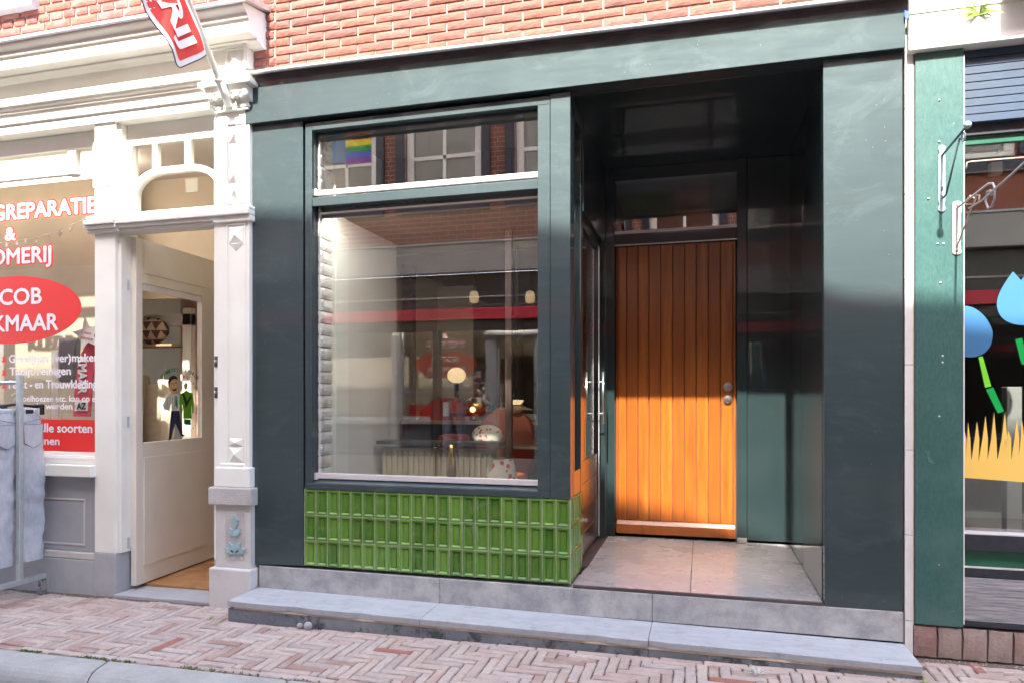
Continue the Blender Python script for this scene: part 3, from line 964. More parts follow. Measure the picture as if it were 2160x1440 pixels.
# recess: left return above the tiles: post, side light, frame
side = B('side_light', 'green_gloss_paint_sheltered', bld, -0.72, -0.686, 0.105, 0.135, -0.556, 1.645, 0.002)
B('stile', 'green_gloss_paint_sheltered', side, -0.72, -0.684, 0.33, 0.405, -1.02, 1.645, 0.002)
B('rail', 'green_gloss_paint_sheltered', side, -0.72, -0.686, 0.135, 0.33, -0.556, -0.42, 0.002)
B('rail', 'green_gloss_paint_sheltered', side, -0.72, -0.686, 0.135, 0.33, 1.14, 1.22, 0.002)
B('rail', 'green_gloss_paint_sheltered', side, -0.72, -0.686, 0.135, 0.33, 1.56, 1.645, 0.002)
B('window_pane', 'coated_glass', side, -0.71, -0.706, 0.135, 0.33, -0.42, 1.14, 0)
B('window_pane', 'coated_glass', side, -0.71, -0.706, 0.135, 0.33, 1.22, 1.56, 0)
# shop door in the side of the recess
sd = B('shop_door', 'black_paint', bld, -0.735, -0.70, 0.41, 0.47, -0.98, 1.1, 0.002)
B('stile', 'black_paint', sd, -0.735, -0.70, 1.17, 1.25, -0.98, 1.1, 0.002)
B('rail', 'black_paint', sd, -0.735, -0.70, 0.47, 1.17, 1.03, 1.1, 0.002)
B('door_panel', 'black_paint', sd, -0.735, -0.706, 0.47, 1.17, -0.98, -0.40, 0.002)
for zz in (-0.85, -0.70, -0.55):
    B('grooved_trim', 'black_paint', sd, -0.706, -0.700, 0.5, 1.14, zz, zz + 0.012, 0.001)
B('window_pane', 'coated_glass', sd, -0.722, -0.717, 0.47, 1.17, -0.40, 1.03, 0)
B('edge_strip', 'aluminium', sd, -0.70, -0.694, 1.165, 1.173, -0.98, 1.05, 0)
MB().tube([(-0.66, 1.12, -0.19), (-0.66, 1.12, 0.17)], 0.006).tube([(-0.70, 1.12, 0.1), (-0.66, 1.12, 0.1)], 0.005).tube([(-0.70, 1.12, -0.12), (-0.66, 1.12, -0.12)], 0.005).build('handle', 'brushed_steel', sd, smooth=True)
B('door_head', 'green_gloss_paint_sheltered', bld, -0.73, -0.68, 0.405, 1.36, 1.1, 1.655, 0.002)
B('door_jamb', 'green_gloss_paint_sheltered', bld, -0.73, -0.664, 1.25, 1.37, -1.02, 1.1, 0.002)
B('threshold', 'dark_lead', bld, -0.73, -0.66, 0.40, 1.37, -1.035, -1.012, 0.002)
# recess soffit and right side and back
B('soffit', 'green_gloss_paint_sheltered', bld, -0.69, 0.62, 0.085, 1.40, 1.656, 1.69, 0.001)
B('side_panel', 'green_gloss_paint_sheltered', bld, 0.582, 0.61, 0.062, 1.395, -1.02, 1.654, 0.001)
BY = 1.395
B('back_panel', 'green_gloss_paint_sheltered', bld, 0.306, 0.60, BY, BY + 0.03, -1.0, 1.654, 0.002)
dz_ = B('door_frame', 'green_gloss_paint_sheltered', bld, -0.69, -0.612, BY - 0.02, BY + 0.09, -0.93, 1.654, 0.002)
B('frame_foot', 'black_paint', dz_, -0.69, -0.610, BY - 0.022, BY + 0.09, -1.02, -0.93, 0.002)
B('jamb', 'green_gloss_paint_sheltered', dz_, 0.238, 0.304, BY - 0.012, BY + 0.09, -0.985, 1.654, 0.002)
B('frame_foot', 'concrete', dz_, 0.238, 0.304, BY - 0.014, BY + 0.09, -1.02, -0.985, 0.002)
B('head', 'green_gloss_paint_sheltered', dz_, -0.612, 0.238, BY, BY + 0.09, 1.565, 1.654, 0.002)
B('transom_bar', 'black_paint', dz_, -0.612, 0.238, BY - 0.005, BY + 0.09, 1.098, 1.176, 0.002)
B('sill_strip', 'aluminium', dz_, -0.612, 0.238, BY + 0.012, BY + 0.03, 1.178, 1.202, 0.001)
B('window_pane', 'coated_glass', dz_, -0.612, 0.238, BY + 0.04, BY + 0.044, 1.2, 1.567, 0)
B('transom_trim', 'zinc', dz_, -0.612, 0.238, BY - 0.012, BY, 1.09, 1.098, 0)
# wooden door
wd = B('wooden_door', 'dark_wall', bld, -0.61, 0.236, BY + 0.045, BY + 0.07, -1.0, 1.09, 0)
edges = [1298, 1304, 1322, 1346, 1369, 1394, 1419, 1444, 1469, 1494, 1520, 1546, 1555]
exs = [qx(e, BY + 0.03) for e in edges]
exs[0] = -0.607; exs[-1] = 0.234
for a, b_ in zip(exs, exs[1:]):
    MB().prism([(a + 0.0012, BY + 0.045), (a + 0.0012, BY + 0.030), (a + 0.005, BY + 0.024), (b_ - 0.005, BY + 0.024), (b_ - 0.0012, BY + 0.030), (b_ - 0.0012, BY + 0.045)], -0.9, 1.088, 'Z').build('plank', 'varnished_wood', wd)
MB().prism([(BY + 0.045, -0.895), (BY + 0.018, -0.905), (BY + 0.0, -0.93), (BY - 0.004, -0.995), (BY + 0.045, -0.995)], -0.600, 0.228, 'X').build('weather_bar', 'varnished_wood', wd, 0.003)
for zz, rr_ in ((0.065, 0.031), (-0.022, 0.031)):
    MB().lathe([(rr_, 0), (rr_, -0.008), (rr_ * 0.92, -0.014), (rr_ * 0.5, -0.016)], (0.178, BY + 0.024, zz), 'Y', 24).build('lock_rose', 'brushed_steel', wd, smooth=False)
MB().lathe([(0.011, 0), (0.011, -0.006), (0.004, -0.007)], (0.178, BY + 0.008, -0.022), 'Y', 16).build('lock_cylinder', 'dark_lead', wd)
# entrance floor slabs
fl = B('entrance_floor', 'dark_lead', bld, RL, RR, 0.0, BY + 0.05, -1.06, -1.029, 0)
jx = -0.057
for (a, b_) in ((RL + 0.003, jx - 0.002), (jx + 0.002, RR - 0.002)):
    for c_, d_ in ((0.022, 0.70), (0.704, BY + 0.02)):
        B('floor_slab', 'entrance_slab', fl, a, b_, c_, d_, -1.05, -1.022, 0.0015)
B('nosing', 'dark_lead', fl, RL + 0.002, RR - 0.002, -0.002, 0.019, -1.034, -1.020, 0.001)
# plinth stones and the front step
def tquad(name, mat, par, x0, x1, zt, zb, y0, y1, bev=0.003, **k):
    return panel(name, mat, par, [(x0, zb(x0)), (x1, zb(x1)), (x1, zt(x1)), (x0, zt(x0))], y0, y1, bev, **k)
plt = lambda X: -1.036
plb = lambda X: -1.18
for a, b_ in ((-2.62, qx(928)), (qx(928), qx(1376)), (qx(1376), 0.936)):
    tquad('plinth_stone', 'bluestone', bld, a + 0.0012, b_ - 0.0012, plt, plb, -0.004, 0.3)
step = thing('front_step', 'long bluestone doorstep with overhanging slabs before the green shopfront', 'step', (-0.85, -0.15, -1.25))
stz = lambda X: -1.169 - 0.0048 * (X + 2.62)
x_j1, x_j2 = qx(928), qx(1376)
for a, b_ in ((-2.622, x_j1), (x_j1, x_j2), (x_j2, 0.938)):
    mb = MB()
    # irregular front edge
    npt = 14
    fr = [(a + 0.001 + (b_ - a - 0.002) * i / npt, -0.302 + random.uniform(0, 0.004) + (0.01 if random.random() < 0.12 else 0)) for i in range(npt + 1)]
    poly = fr + [(b_ - 0.001, -0.005), (a + 0.001, -0.005)]
    o = len(mb.v); n = len(poly)
    mb.v += [(x_, y_, stz(x_)) for x_, y_ in poly] + [(x_, y_ + (0.004 if y_ < -0.1 else 0), stz(x_) - 0.034) for x_, y_ in poly]
    mb.f += [tuple(range(n)), tuple(range(2 * n - 1, n - 1, -1))] + [(i, n + i, n + (i + 1) % n, (i + 1) % n) for i in range(n)]
    mb.build('tread', 'bluestone_tread', step, 0.003)
strip_b = MB().box(-2.60, 0.936, -0.284, -0.27, -1.19, -1.23)
tquad('mortar_bed', 'tan_mortar', step, -2.585, 0.94, lambda X: stz(X) - 0.034, lambda X: stz(X) - 0.045, -0.289, -0.05, 0)
for a, b_ in ((-2.625, qx(652, -.285)), (qx(652, -.285), qx(884, -.285)), (qx(884, -.285), qx(1367, -.285)), (qx(1367, -.285), 0.941)):
    tquad('riser', 'bluestone_riser', step, a + 0.001, b_ - 0.001, lambda X: stz(X) - 0.045, lambda X: gz(X) - 0.05, -0.287, -0.02, 0.003)

# ---- inside the shop (things on show)
B('party_wall', 'white_wall', bld, -2.40, -2.235, 0.40, 1.16, -1.03, 1.70, 0.003)
B('casing', 'white_paint', bld, -2.40, -2.228, 0.235, 0.40, -1.03, 1.04, 0.004)
B('casing_head', 'cream_paint', bld, -2.40, -2.23, 0.235, 0.40, 1.04, 1.70, 0.004)
B('party_wall', 'cream_wall', bld, -2.66, -2.58, 1.16, 6.4, -1.03, 1.70, 0)
B('inner_wall', 'cream_wall', bld, -2.58, -2.2, 2.9, 3.0, -1.03, 1.1, 0)
B('room_floor', 'dark_floor', bld, -2.6, 0.9, 0.3, 6.4, -1.06, -1.032, 0)
B('partition', 'dark_wall', bld, -0.80, -0.74, 1.3, 1.9, -1.03, 1.70, 0)
B('partition', 'dark_wall', bld, -0.74, 0.9, 1.50, 1.56, -1.03, 1.15, 0)
B('partition', 'dark_wall', bld, -2.4, -0.72, 0.10, 0.36, -1.03, -0.57, 0)
wbk = [wall_brick(0.16, 0.066, 60 + k, 0.004, 0.014).build('whitewashed_brick', 'whitewashed_brick', bld, loc=(0, 0, 0)) for k in range(4)]
B('brick_pier', 'tan_mortar', bld, -2.40, -2.262, 0.09, 0.235, -1.0, 1.70, 0)
for k in range(34):
    inst(random.choice(wbk), bld, (-2.262, 0.155, -0.92 + k * 0.074), (0, 0, R(90)), (0.98, 1, random.uniform(0.95, 1.06)))
for o in wbk: bpy.data.objects.remove(o)
for pxx, Yc, wdt in ((859, 1.9, 0.09), (1072, 0.9, 0.045)):
    B('interior_column', 'brown_column_paint', bld, qx(pxx, Yc) - wdt / 2, qx(pxx, Yc) + wdt / 2, Yc, Yc + wdt, -1.03, 1.70, 0.003)
for zz in (0.83, 0.86):
    B('light_rail', 'oak', bld, -2.4, -0.9, 2.6, 2.62, zz, zz + 0.008, 0)

def at(px, py, Y):
    x_, z_ = q(px, py, Y); return Vector((x_, Y, z_))
# radiator
p = at(880, 1005, 0.75)
tag(B('fill_light_strip', 'fill_strip_glow', None, -2.2, -0.9, 0.118, 0.17, 1.130, 1.145, 0), 'added unseen fill strip on the shop ceiling just inside the window', 'ceiling light')  # added strip, hidden from the camera, brightens the shop interior
rad = thing('radiator', 'cream panel radiator below the dark sill behind the shop window', 'radiator', (p.x, 0.8, -1.03))
B('panel', 'cream_radiator', rad, -2.18, -1.35, 0.80, 0.86, -0.93, -0.36, 0.004)
for k in range(20):
    B('fin', 'cream_radiator', rad, -2.17 + k * 0.041, -2.145 + k * 0.041, 0.785, 0.802, -0.91, -0.38, 0.003)
tag(B('sill_board', 'dark_floor', None, -2.2, -1.3, 0.74, 0.92, -0.335, -0.31, 0.003), 'dark wooden board lying above the cream radiator', 'board')
# lamps and furniture
def lamp_globe(px, py, Y, r, label):
    p = at(px, py, Y)
    t_ = thing('table_lamp', label, 'lamp', (p.x, Y, p.z - r * 1.1 - 0.28), 'lamps glowing inside the shop')
    MB().ball(p, r, 1, 1, 0.85, 18, 10).build('lamp_shade', 'lit_opal_glass', t_, smooth=True)
    MB().lathe([(r * 0.7, -r - 0.28), (r * 0.7, -r - 0.26), (0.02, -r - 0.25), (0.02, -r * 0.7)], p, 'Z', 16).build('lamp_foot', 'black_plastic', t_)
lamp_globe(963, 791, 2.3, 0.085, 'round opal lamp glowing on a dark foot, the largest lit globe in the window')
for px_, lab in ((1118, 'small glowing pendant lamp high up at the right side of the window'), (1000, 'small glowing pendant lamp high up near the middle of the window')):
    p = at(px_, 628, 2.3)
    t_ = thing('pendant_lamp', lab, 'lamp', (p.x, 2.3, 1.146), 'small pendants inside the shop')
    MB().lathe([(0.02, -0.05), (0.04, -0.04), (0.045, 0.0), (0.035, 0.05), (0.012, 0.06)], p, 'Z', 16).build('lamp_shade', 'dim_opal_glass', t_, smooth=True)
    MB().tube([p + Vector((0, 0, 0.05)), (p.x, p.y, 1.146)], 0.003, 5).build('cord', 'black_plastic', t_)
lamp_globe(988, 820, 3.2, 0.038, 'small square-looking glowing lamp behind the round opal lamp')
p = at(1006, 862, 2.0)
dl = thing('table_lamp', 'golden brass dome lamp shining on the dark cabinet', 'lamp', (p.x, 2.0, p.z - 0.12), 'lamps glowing inside the shop')
MB().lathe([(0.115, -0.03), (0.12, 0.02), (0.105, 0.07), (0.06, 0.10), (0.001, 0.108)], p, 'Z', 20).build('lamp_shade', 'brass', dl, smooth=True)
MB().ball(p + Vector((0, -0.10, 0.0)), 0.03).build('bulb', 'lit_filament', dl, smooth=True)
MB().lathe([(0.08, -0.12), (0.08, -0.11), (0.015, -0.10), (0.015, -0.03)], p, 'Z', 16).build('lamp_foot', 'brass', dl)
p = at(1090, 858, 1.4)
pl = thing('pendant_lamp', 'tiered pendant lamp with wide flat shades hanging on thin cords', 'lamp', (p.x, 1.4, 1.146))
MB().lathe([(0.13, -0.02), (0.05, 0.01), (0.001, 0.012)], p, 'Z', 20).build('lamp_shade', 'oak', pl)
MB().lathe([(0.03, 0.02), (0.055, 0.05), (0.05, 0.055)], p, 'Z', 20).build('lamp_shade', 'lit_opal_glass', pl)
MB().lathe([(0.03, -0.075), (0.055, -0.045), (0.05, -0.04)], p, 'Z', 20).build('lamp_shade', 'oak', pl)
MB().tube([p + Vector((-0.008, 0, 0.05)), (p.x - 0.008, p.y, 1.146)], 0.0025, 5).tube([p + Vector((0.008, 0, 0.05)), (p.x + 0.008, p.y, 1.146)], 0.0025, 5).build('cord', 'black_plastic', pl)
p = at(1000, 885, 2.0)
cb = thing('cabinet', 'dark sideboard carrying the golden dome lamp', 'cabinet', (p.x, 2.1, -1.03))
B('top', 'oak', cb, p.x - 0.6, p.x + 0.8, 1.8, 2.3, p.z - 0.03, p.z - 0.005, 0.003)
B('body', 'black_plastic', cb, p.x - 0.55, p.x + 0.75, 1.84, 2.28, -1.03, p.z - 0.03, 0.003)
def armchair(px, py, Y, mat, label, s=1.0, rz=0):
    p = at(px, py, Y)
    c_ = thing('armchair', label, 'armchair', (p.x, Y, -1.03))
    fz = -1.03
    MB().prism([(p.x - 0.24 * s, Y), (p.x + 0.24 * s, Y), (p.x + 0.2 * s, Y + 0.42), (p.x - 0.2 * s, Y + 0.42)], fz + 0.34, fz + 0.44, 'Z').build('seat', mat, c_, 0.03, seg=3)
    prof = [(-0.24, 0), (-0.25, 0.22), (-0.2, 0.42), (-0.08, 0.52), (0.08, 0.52), (0.2, 0.42), (0.25, 0.22), (0.24, 0)]
    mb = MB()
    for yy, off in ((Y + 0.38, 0.0), (Y + 0.46, 0.05)):
        mb.v += [(p.x + a * s, yy + b_ * 0.25, fz + 0.42 + b_ * s) for a, b_ in prof]
    n = len(prof)
    mb.f += [tuple(range(n)), tuple(range(2 * n - 1, n - 1, -1))] + [(i, n + i, n + (i + 1) % n, (i + 1) % n) for i in range(n)]
    mb.build('backrest', mat, c_, 0.02, seg=3)
    for sx_ in (-1, 1):
        for sy_ in (0.05, 0.38):
            MB().tube([(p.x + sx_ * 0.19 * s, Y + sy_, fz + 0.35), (p.x + sx_ * 0.23 * s, Y + sy_, fz)], 0.012, 6).build('leg', 'black_plastic', c_)
armchair(893, 930, 1.5, 'red_chair', 'dark red curved lounge chair beside the radiator', 1.15)
armchair(1030, 970, 1.25, 'orange_leather', 'orange red low chair holding the flowered cushion', 1.0)
p = at(1028, 917, 1.3)
tag(MB().ball(p + Vector((0, 0, 0)), 0.13, 0.95, 0.4, 0.62, 16, 10).build('cushion', 'flower_print', None, loc=p, smooth=True), 'cream cushion with red flowers propped on the orange chair', 'cushion')
p = at(955, 950, 1.1)
bg = thing('travel_case', 'burgundy ribbed case standing before the radiator', 'case', (p.x, 1.1, -1.03))
B('body', 'burgundy_cloth', bg, p.x - 0.11, p.x + 0.11, 1.05, 1.2, -0.85, p.z + 0.12, 0.03)
B('luggage_tag', 'white_cloth', bg, p.x - 0.135, p.x - 0.11, 1.05, 1.06, p.z - 0.02, p.z + 0.03, 0.002)
for k in range(4):
    B('rib', 'red_chair', bg, p.x - 0.07, p.x + 0.09, 1.04, 1.05, p.z - 0.13 + k * 0.06, p.z - 0.12 + k * 0.06, 0.002)
p = at(1052, 1000, 0.9)
ls = thing('floor_lamp', 'polka dotted fabric lampshade low in the window', 'lamp', (p.x, 0.9, -1.03))
MB().lathe([(0.16, -0.14), (0.10, 0.11), (0.09, 0.11)], p, 'Z', 24).build('lamp_shade', 'polka_print', ls, smooth=False)
MB().lathe([(0.07, 0), (0.07, 0.02), (0.012, 0.03), (0.012, 0.2)], (p.x, 0.9, -1.03), 'Z', 14).build('stand', 'brass', ls)
for k, (px_, py_, Yc_, w_, h_, mt, lab) in enumerate([
    (1045, 872, 1.95, 0.05, 0.15, 'sky_blue_vinyl', 'blue book spine standing on the dark sideboard'),
    (1058, 872, 1.95, 0.03, 0.17, 'oak', 'tan book standing on the dark sideboard beside the blue one'),
    (966, 874, 1.95, 0.16, 0.03, 'burgundy_cloth', 'dark red book lying flat on the sideboard'),
    (940, 862, 1.95, 0.05, 0.12, 'white_wall', 'white card standing at the left of the sideboard')]):
    p_ = at(px_, py_, Yc_)
    tag(B('book' if 'book' in lab else 'card', mt, None, p_.x - w_ / 2, p_.x + w_ / 2, Yc_, Yc_ + 0.12, p_.z - h_ / 2, p_.z + h_ / 2, 0.002), lab, 'book' if 'book' in lab else 'card')
for px_, hh, mt, lab in ((925, 0.20, 'black_plastic', 'tall black vase on the sideboard behind the red chair'), (985, 0.12, 'cream_radiator', 'squat cream vase on the sideboard below the opal lamp'), (1082, 0.22, 'dark_green_paint', 'slim green bottle vase at the right end of the sideboard')):
    p_ = at(px_, 884, 2.05)
    tag(MB().lathe([(0.03, 0), (0.05, hh * 0.3), (0.045, hh * 0.55), (0.015, hh * 0.8), (0.02, hh)], p_, 'Z', 16).build('vase', mt, None, loc=p_, smooth=True), lab, 'vase')
p = at(1105, 940, 1.6)
tb = thing('side_table', 'pale wooden table top right of the cushion', 'table', (p.x, 1.6, -1.03))
B('table_top', 'oak', tb, p.x - 0.22, p.x + 0.3, 1.4, 1.8, p.z - 0.01, p.z + 0.012, 0.003)
for a in (-0.2, 0.27):
    for c_ in (1.42, 1.77): MB().tube([(p.x + a, c_, -1.03), (p.x + a, c_, p.z)], 0.012, 6).build('leg', 'oak', tb)
p = at(1100, 905, 2.4)
tag(B('picture_frame', 'white_wall', None, p.x - 0.13, p.x + 0.13, 2.4, 2.43, p.z - 0.14, p.z + 0.14, 0.004), 'pale framed print standing far back at the right of the window', 'picture frame')
tag(MB().lathe([(0.02, 0), (0.035, 0.05), (0.03, 0.13), (0.015, 0.2), (0.018, 0.24)], at(1128, 1015, 0.5) + Vector((-.55, 0, -0.02)), 'Z', 14).build('vase', 'brass', None, loc=at(1128, 1015, 0.5), smooth=True), 'small brass coloured vase on the shop floor by the window', 'vase')
lr = at(782, 797, 0.42)

# marble strip between the fronts
ms = thing('marble_pilaster_strip', 'narrow white marble strip between dark green panel and sea green board', 'marble strip', (0.957, 0, -1.24))
zz = [qz(1908, v) for v in (-220, 0, 230, 411, 590, 769, 948, 1127, 1306, 1392)]
for a, b_ in zip(zz, zz[1:]):
    B('marble_piece', 'white_marble', ms, 0.941, 0.9755, -0.004 + random.uniform(-.001, .001), 0.1, b_ + 0.0012, a - 0.0012, 0.0015)
B('edge_trim', 'tan_mortar', ms, 0.976, 0.9805, -0.002, 0.1, -1.09, 1.62, 0)

# ------------------------------------------------------------------ right neighbour
rb = thing('green_shop_building', 'white rendered shop with sea green board, blue slats and sticker decorated window', 'shop', (1.6, 0.2, -1.22))
XE = 10.0
panel('lintel', 'white_paint', rb, [(0.947, 1.632), (XE, 1.612), (XE, 2.35), (0.947, 2.35)], -0.05, 0.3, 0.006)
B('lintel_moulding', 'white_paint', rb, 0.947, XE, -0.056, -0.045, 1.80, 1.825, 0.003)
B('wall', 'white_paint', rb, 0.975, XE, 0.0, 0.3, 2.35, 7.0, 0)
B('bay_corbel', 'white_paint', rb, qx(2112, -0.06), qx(2112, -0.06) + 0.6, -0.20, -0.05, 1.80, 2.3, 0.02)
B('green_board', 'sea_green_board', rb, 0.983, 1.186, -0.012, 0.05, -1.085, 1.632, 0.003)
B('board_edge', 'white_paint', rb, 1.1865, 1.1915, -0.010, 0.05, -1.07, 1.60, 0.001)
rs = random.Random(5)
for px_, py_ in ((1981, 212), (1981, 300), (1978, 515), (1990, 515), (1984, 597), (1988, 750), (1988, 764), (1981, 877), (1958, 420), (1980, 1190)):
    x_, z_ = q(px_, py_, -0.012)
    MB().lathe([(0.0045, 0), (0.0045, -0.003), (0.002, -0.004)], (x_, -0.012, z_), 'Y', 10).build('screw', 'brushed_steel', rb)
# blue slats
NS = 9
for k in range(NS):
    a = 1.288 + (1.629 - 1.288) * k / NS; b_ = 1.288 + (1.629 - 1.288) * (k + 1) / NS
    MB().prism([(0.022, a + 0.0005), (0.016, a + 0.002), (0.018, b_ - 0.002), (0.022, b_ - 0.0005), (0.05, b_ - 0.0005), (0.05, a + 0.0005)], 1.192, XE, 'X').build('slat', 'blue_boards', rb, 0.001)
B('blind_box', 'black_wood', rb, 1.192, XE, 0.052, 0.3, 1.24, 1.628, 0)
swin = B('shop_window', 'dark_green_paint', rb, 1.192, XE, 0.07, 0.1, 1.20, 1.24, 0.002)
B('window_pane', 'coated_glass', swin, 1.192, XE, 0.082, 0.087, -0.645, 1.20, 0)
B('sill', 'black_wood', rb, 1.192, XE, 0.0, 0.16, -0.725, -0.648, 0.004)
B('sill_fillet', 'aluminium', rb, 1.192, XE, -0.001, 0.08, -0.6475, -0.642, 0.001)
B('apron_board', 'dark_green_paint', rb, 1.192, XE, 0.03, 0.16, -0.805, -0.727, 0.002)
B('black_rail', 'black_wood', rb, 1.192, XE, 0.005, 0.16, -0.85, -0.807, 0.003)
B('rail_fillet', 'aluminium', rb, 1.192, XE, 0.003, 0.1, -0.806, -0.802, 0)
B('plank', 'weathered_plank', rb, 1.192, XE, 0.0, 0.12, -1.055, -0.852, 0.003)
B('plank_foot', 'black_wood', rb, 1.192, XE, -0.002, 0.12, -1.08, -1.057, 0.002)
B('base_backing', 'joint_sand', rb, 0.975, XE, 0.01, 0.3, -1.26, -1.09, 0)
x = 0.978
sb = [wall_brick(0.098, 0.142, 90 + k, 0.004, 0.018).build('brick', 'base_brick', rb, loc=(0, 0, 0)) for k in range(4)]
while x < 3.6:
    inst(random.choice(sb), rb, (x + 0.049, 0.012, -1.166 + 0.003 * (x - 1)), (0, 0, 0), (0.97, 1, random.uniform(0.98, 1.02)))
    x += 0.1045
for o in sb: bpy.data.objects.remove(o)
# stickers on the window
YS = 0.079
def blob(cx, cz, rx, rz, n=40, tip=0.0):
    return [(cx + rx * math.cos(2 * math.pi * i / n), cz + rz * math.sin(2 * math.pi * i / n) * (1.1 if math.sin(2 * math.pi * i / n) < 0 else 1)) for i in range(n)]
def sticker(name, pts, mat, label, cat='sticker', group='stickers on the right hand shop window'):
    x_ = sum(p[0] for p in pts) / len(pts)
    z_ = min(p[1] for p in pts)
    o = MB().prism(pts, YS, YS + 0.0008).build(name, mat, None, loc=(x_, YS, z_))
    return tag(o, label, cat, group)
def spx(pts): return pxpoly(pts, YS)
def bez(pts, n=10):
    out = []
    for i in range(n + 1):
        s = i / n
        a = [(1 - s) ** 3, 3 * s * (1 - s) ** 2, 3 * s * s * (1 - s), s ** 3]
        out.append((sum(a[k] * pts[k][0] for k in range(4)), sum(a[k] * pts[k][1] for k in range(4))))
    return out
oval = bez([(2020, 648), (2050, 636), (2085, 665), (2094, 700)]) + bez([(2094, 700), (2096, 735), (2075, 752), (2048, 753)]) + bez([(2048, 753), (2010, 752), (1985, 730), (1985, 700)]) + bez([(1985, 700), (1985, 670), (2000, 652), (2020, 648)])
sticker('flower_sticker', spx(oval), 'sky_blue_vinyl', 'round sky blue sticker head on the lime stem, lower of the two blue stickers')
tul = bez([(2137, 573), (2120, 595), (2100, 625), (2103, 645)]) + bez([(2103, 645), (2105, 670), (2125, 686), (2160, 686)]) + bez([(2160, 686), (2200, 686), (2222, 660), (2222, 630)]) + bez([(2222, 630), (2220, 605), (2205, 590), (2190, 575)]) + [(2175, 590), (2165, 576), (2154, 592)]
sticker('flower_sticker', spx(tul), 'sky_blue_vinyl', 'sky blue tulip shaped sticker with pointed petals, higher of the two blue stickers')
sticker('stem_sticker', spx([(2064, 753), (2073, 751), (2091, 814), (2078, 817)]), 'lime_vinyl', 'lime green stem strip below the round blue sticker')
sticker('stem_sticker', spx([(2080, 821), (2095, 816), (2118, 866), (2105, 871)]), 'grass_green_vinyl', 'darker green strip just above the yellow grass sticker')
sticker('stem_sticker', spx([(2142, 716), (2156, 713), (2170, 768), (2155, 768)]), 'grass_green_vinyl', 'dark green stem strip below the tulip shaped sticker')
gr = [(2025, 1006)]
tips = [(2034, 905, 2024), (2042, 890, 2037), (2061, 888, 2049), (2079, 877, 2064), (2097, 869, 2083), (2120, 868, 2104), (2128, 908, 2117), (2145, 883, 2133), (2156, 886, 2149), (2172, 878, 2161), (2190, 892, 2178), (2205, 880, 2194)]
for tx, ty, bx in tips:
    gr += [(bx, 960 + (bx % 7) * 2), ((bx + tx) / 2 + 1, 925), (tx, ty), (tx + 5, 925)]
gr += [(2215, 955), (2215, 1020)]
sticker('grass_sticker', spx(gr), 'yellow_vinyl', 'jagged yellow grass sticker along the lower window', 'sticker')
# reflected/inside things of the right shop
B('room_wall', 'shade_black_wall', rb, 1.0, XE, 1.8, 1.9, -1.2, 1.7, 0)
B('room_wall', 'shade_black_wall', rb, 0.98, 1.0, 0.1, 1.9, -1.2, 1.7, 0)
B('room_floor', 'shade_black_wall', rb, 1.0, XE, 0.1, 1.9, -1.2, -0.8, 0)
B('room_ceiling', 'shade_black_wall', rb, 1.0, XE, 0.1, 1.9, 1.65, 1.7, 0)
B('room_wall', 'shade_black_wall', rb, XE - 0.02, XE, 0.1, 1.9, -1.2, 1.7, 0)
tag(B('display_rack', 'concrete', None, 1.55, 1.62, 0.5, 0.57, -0.8, 0.05, 0.003), 'grey upright post behind the blue sticker in the right window', 'display rack')
for zz in (-0.05, -0.35, -0.6):
    pass
# fluorescent fitting seen through the glass
ft = thing('lamp_fitting', 'dusty white lamp fitting behind the right hand window below the blue slats', 'lamp fitting', (1.5, 0.3, 1.1))
B('plate', 'cream_paint', ft, qx(2108, .3), qx(2140, .3), 0.3, 0.32, qz(2120, 322, .3), qz(2120, 298, .3), 0.004)
B('neck', 'cream_paint', ft, qx(2082, .3), qx(2107, .3), 0.25, 0.3, qz(2095, 374, .3), qz(2095, 348, .3), 0.004)
# wall brackets
def bracket(label, base_px, y_plate, mat, matb, parts_fn):
    pass
def scroll(c, r0, turns, n=22, ax='YZ', start=0.0, X=0.0):
    pts = []
    for i in range(n + 1):
        s = i / n
        th = start + turns * 2 * math.pi * s
        r_ = r0 * (1 - 0.65 * s)
        pts.append((X, c[0] + r_ * math.cos(th), c[1] + r_ * math.sin(th)))
    return pts
YP = -0.012
# upper bracket
x_, z0 = q(1986, 447, YP); z1 = qz(1986, 308, YP)
bk = thing('wall_bracket', 'pale blue iron wall bracket with ball tip, higher of two on green board', 'bracket', (x_, YP, z0), 'iron brackets on the sea green board')
w_ = 0.0145
pts = []
for i in range(9):
    th = R(180 - 22.5 * i); pts.append((x_ + w_ * 1.1 * math.cos(th), z1 - 0.014 + w_ * 1.1 * math.sin(th)))
pts += [(x_ + w_ * 0.7, z1 - 0.034), (x_ + w_, z1 - 0.05), (x_ + w_, z0 + 0.05), (x_ + w_ * 0.7, z0 + 0.034)]
for i in range(9):
    th = R(0 - 22.5 * i); pts.append((x_ + w_ * 1.1 * math.cos(th), z0 + 0.014 + w_ * 1.1 * math.sin(th)))
pts += [(x_ - w_ * 0.7, z0 + 0.034), (x_ - w_, z0 + 0.05), (x_ - w_, z1 - 0.05), (x_ - w_ * 0.7, z1 - 0.034)]
MB().prism(pts, YP - 0.006, YP).build('plate', 'pale_blue_iron', bk, 0.001)
pA = Vector((x_, YP - 0.005, qz(1987, 330, YP)))
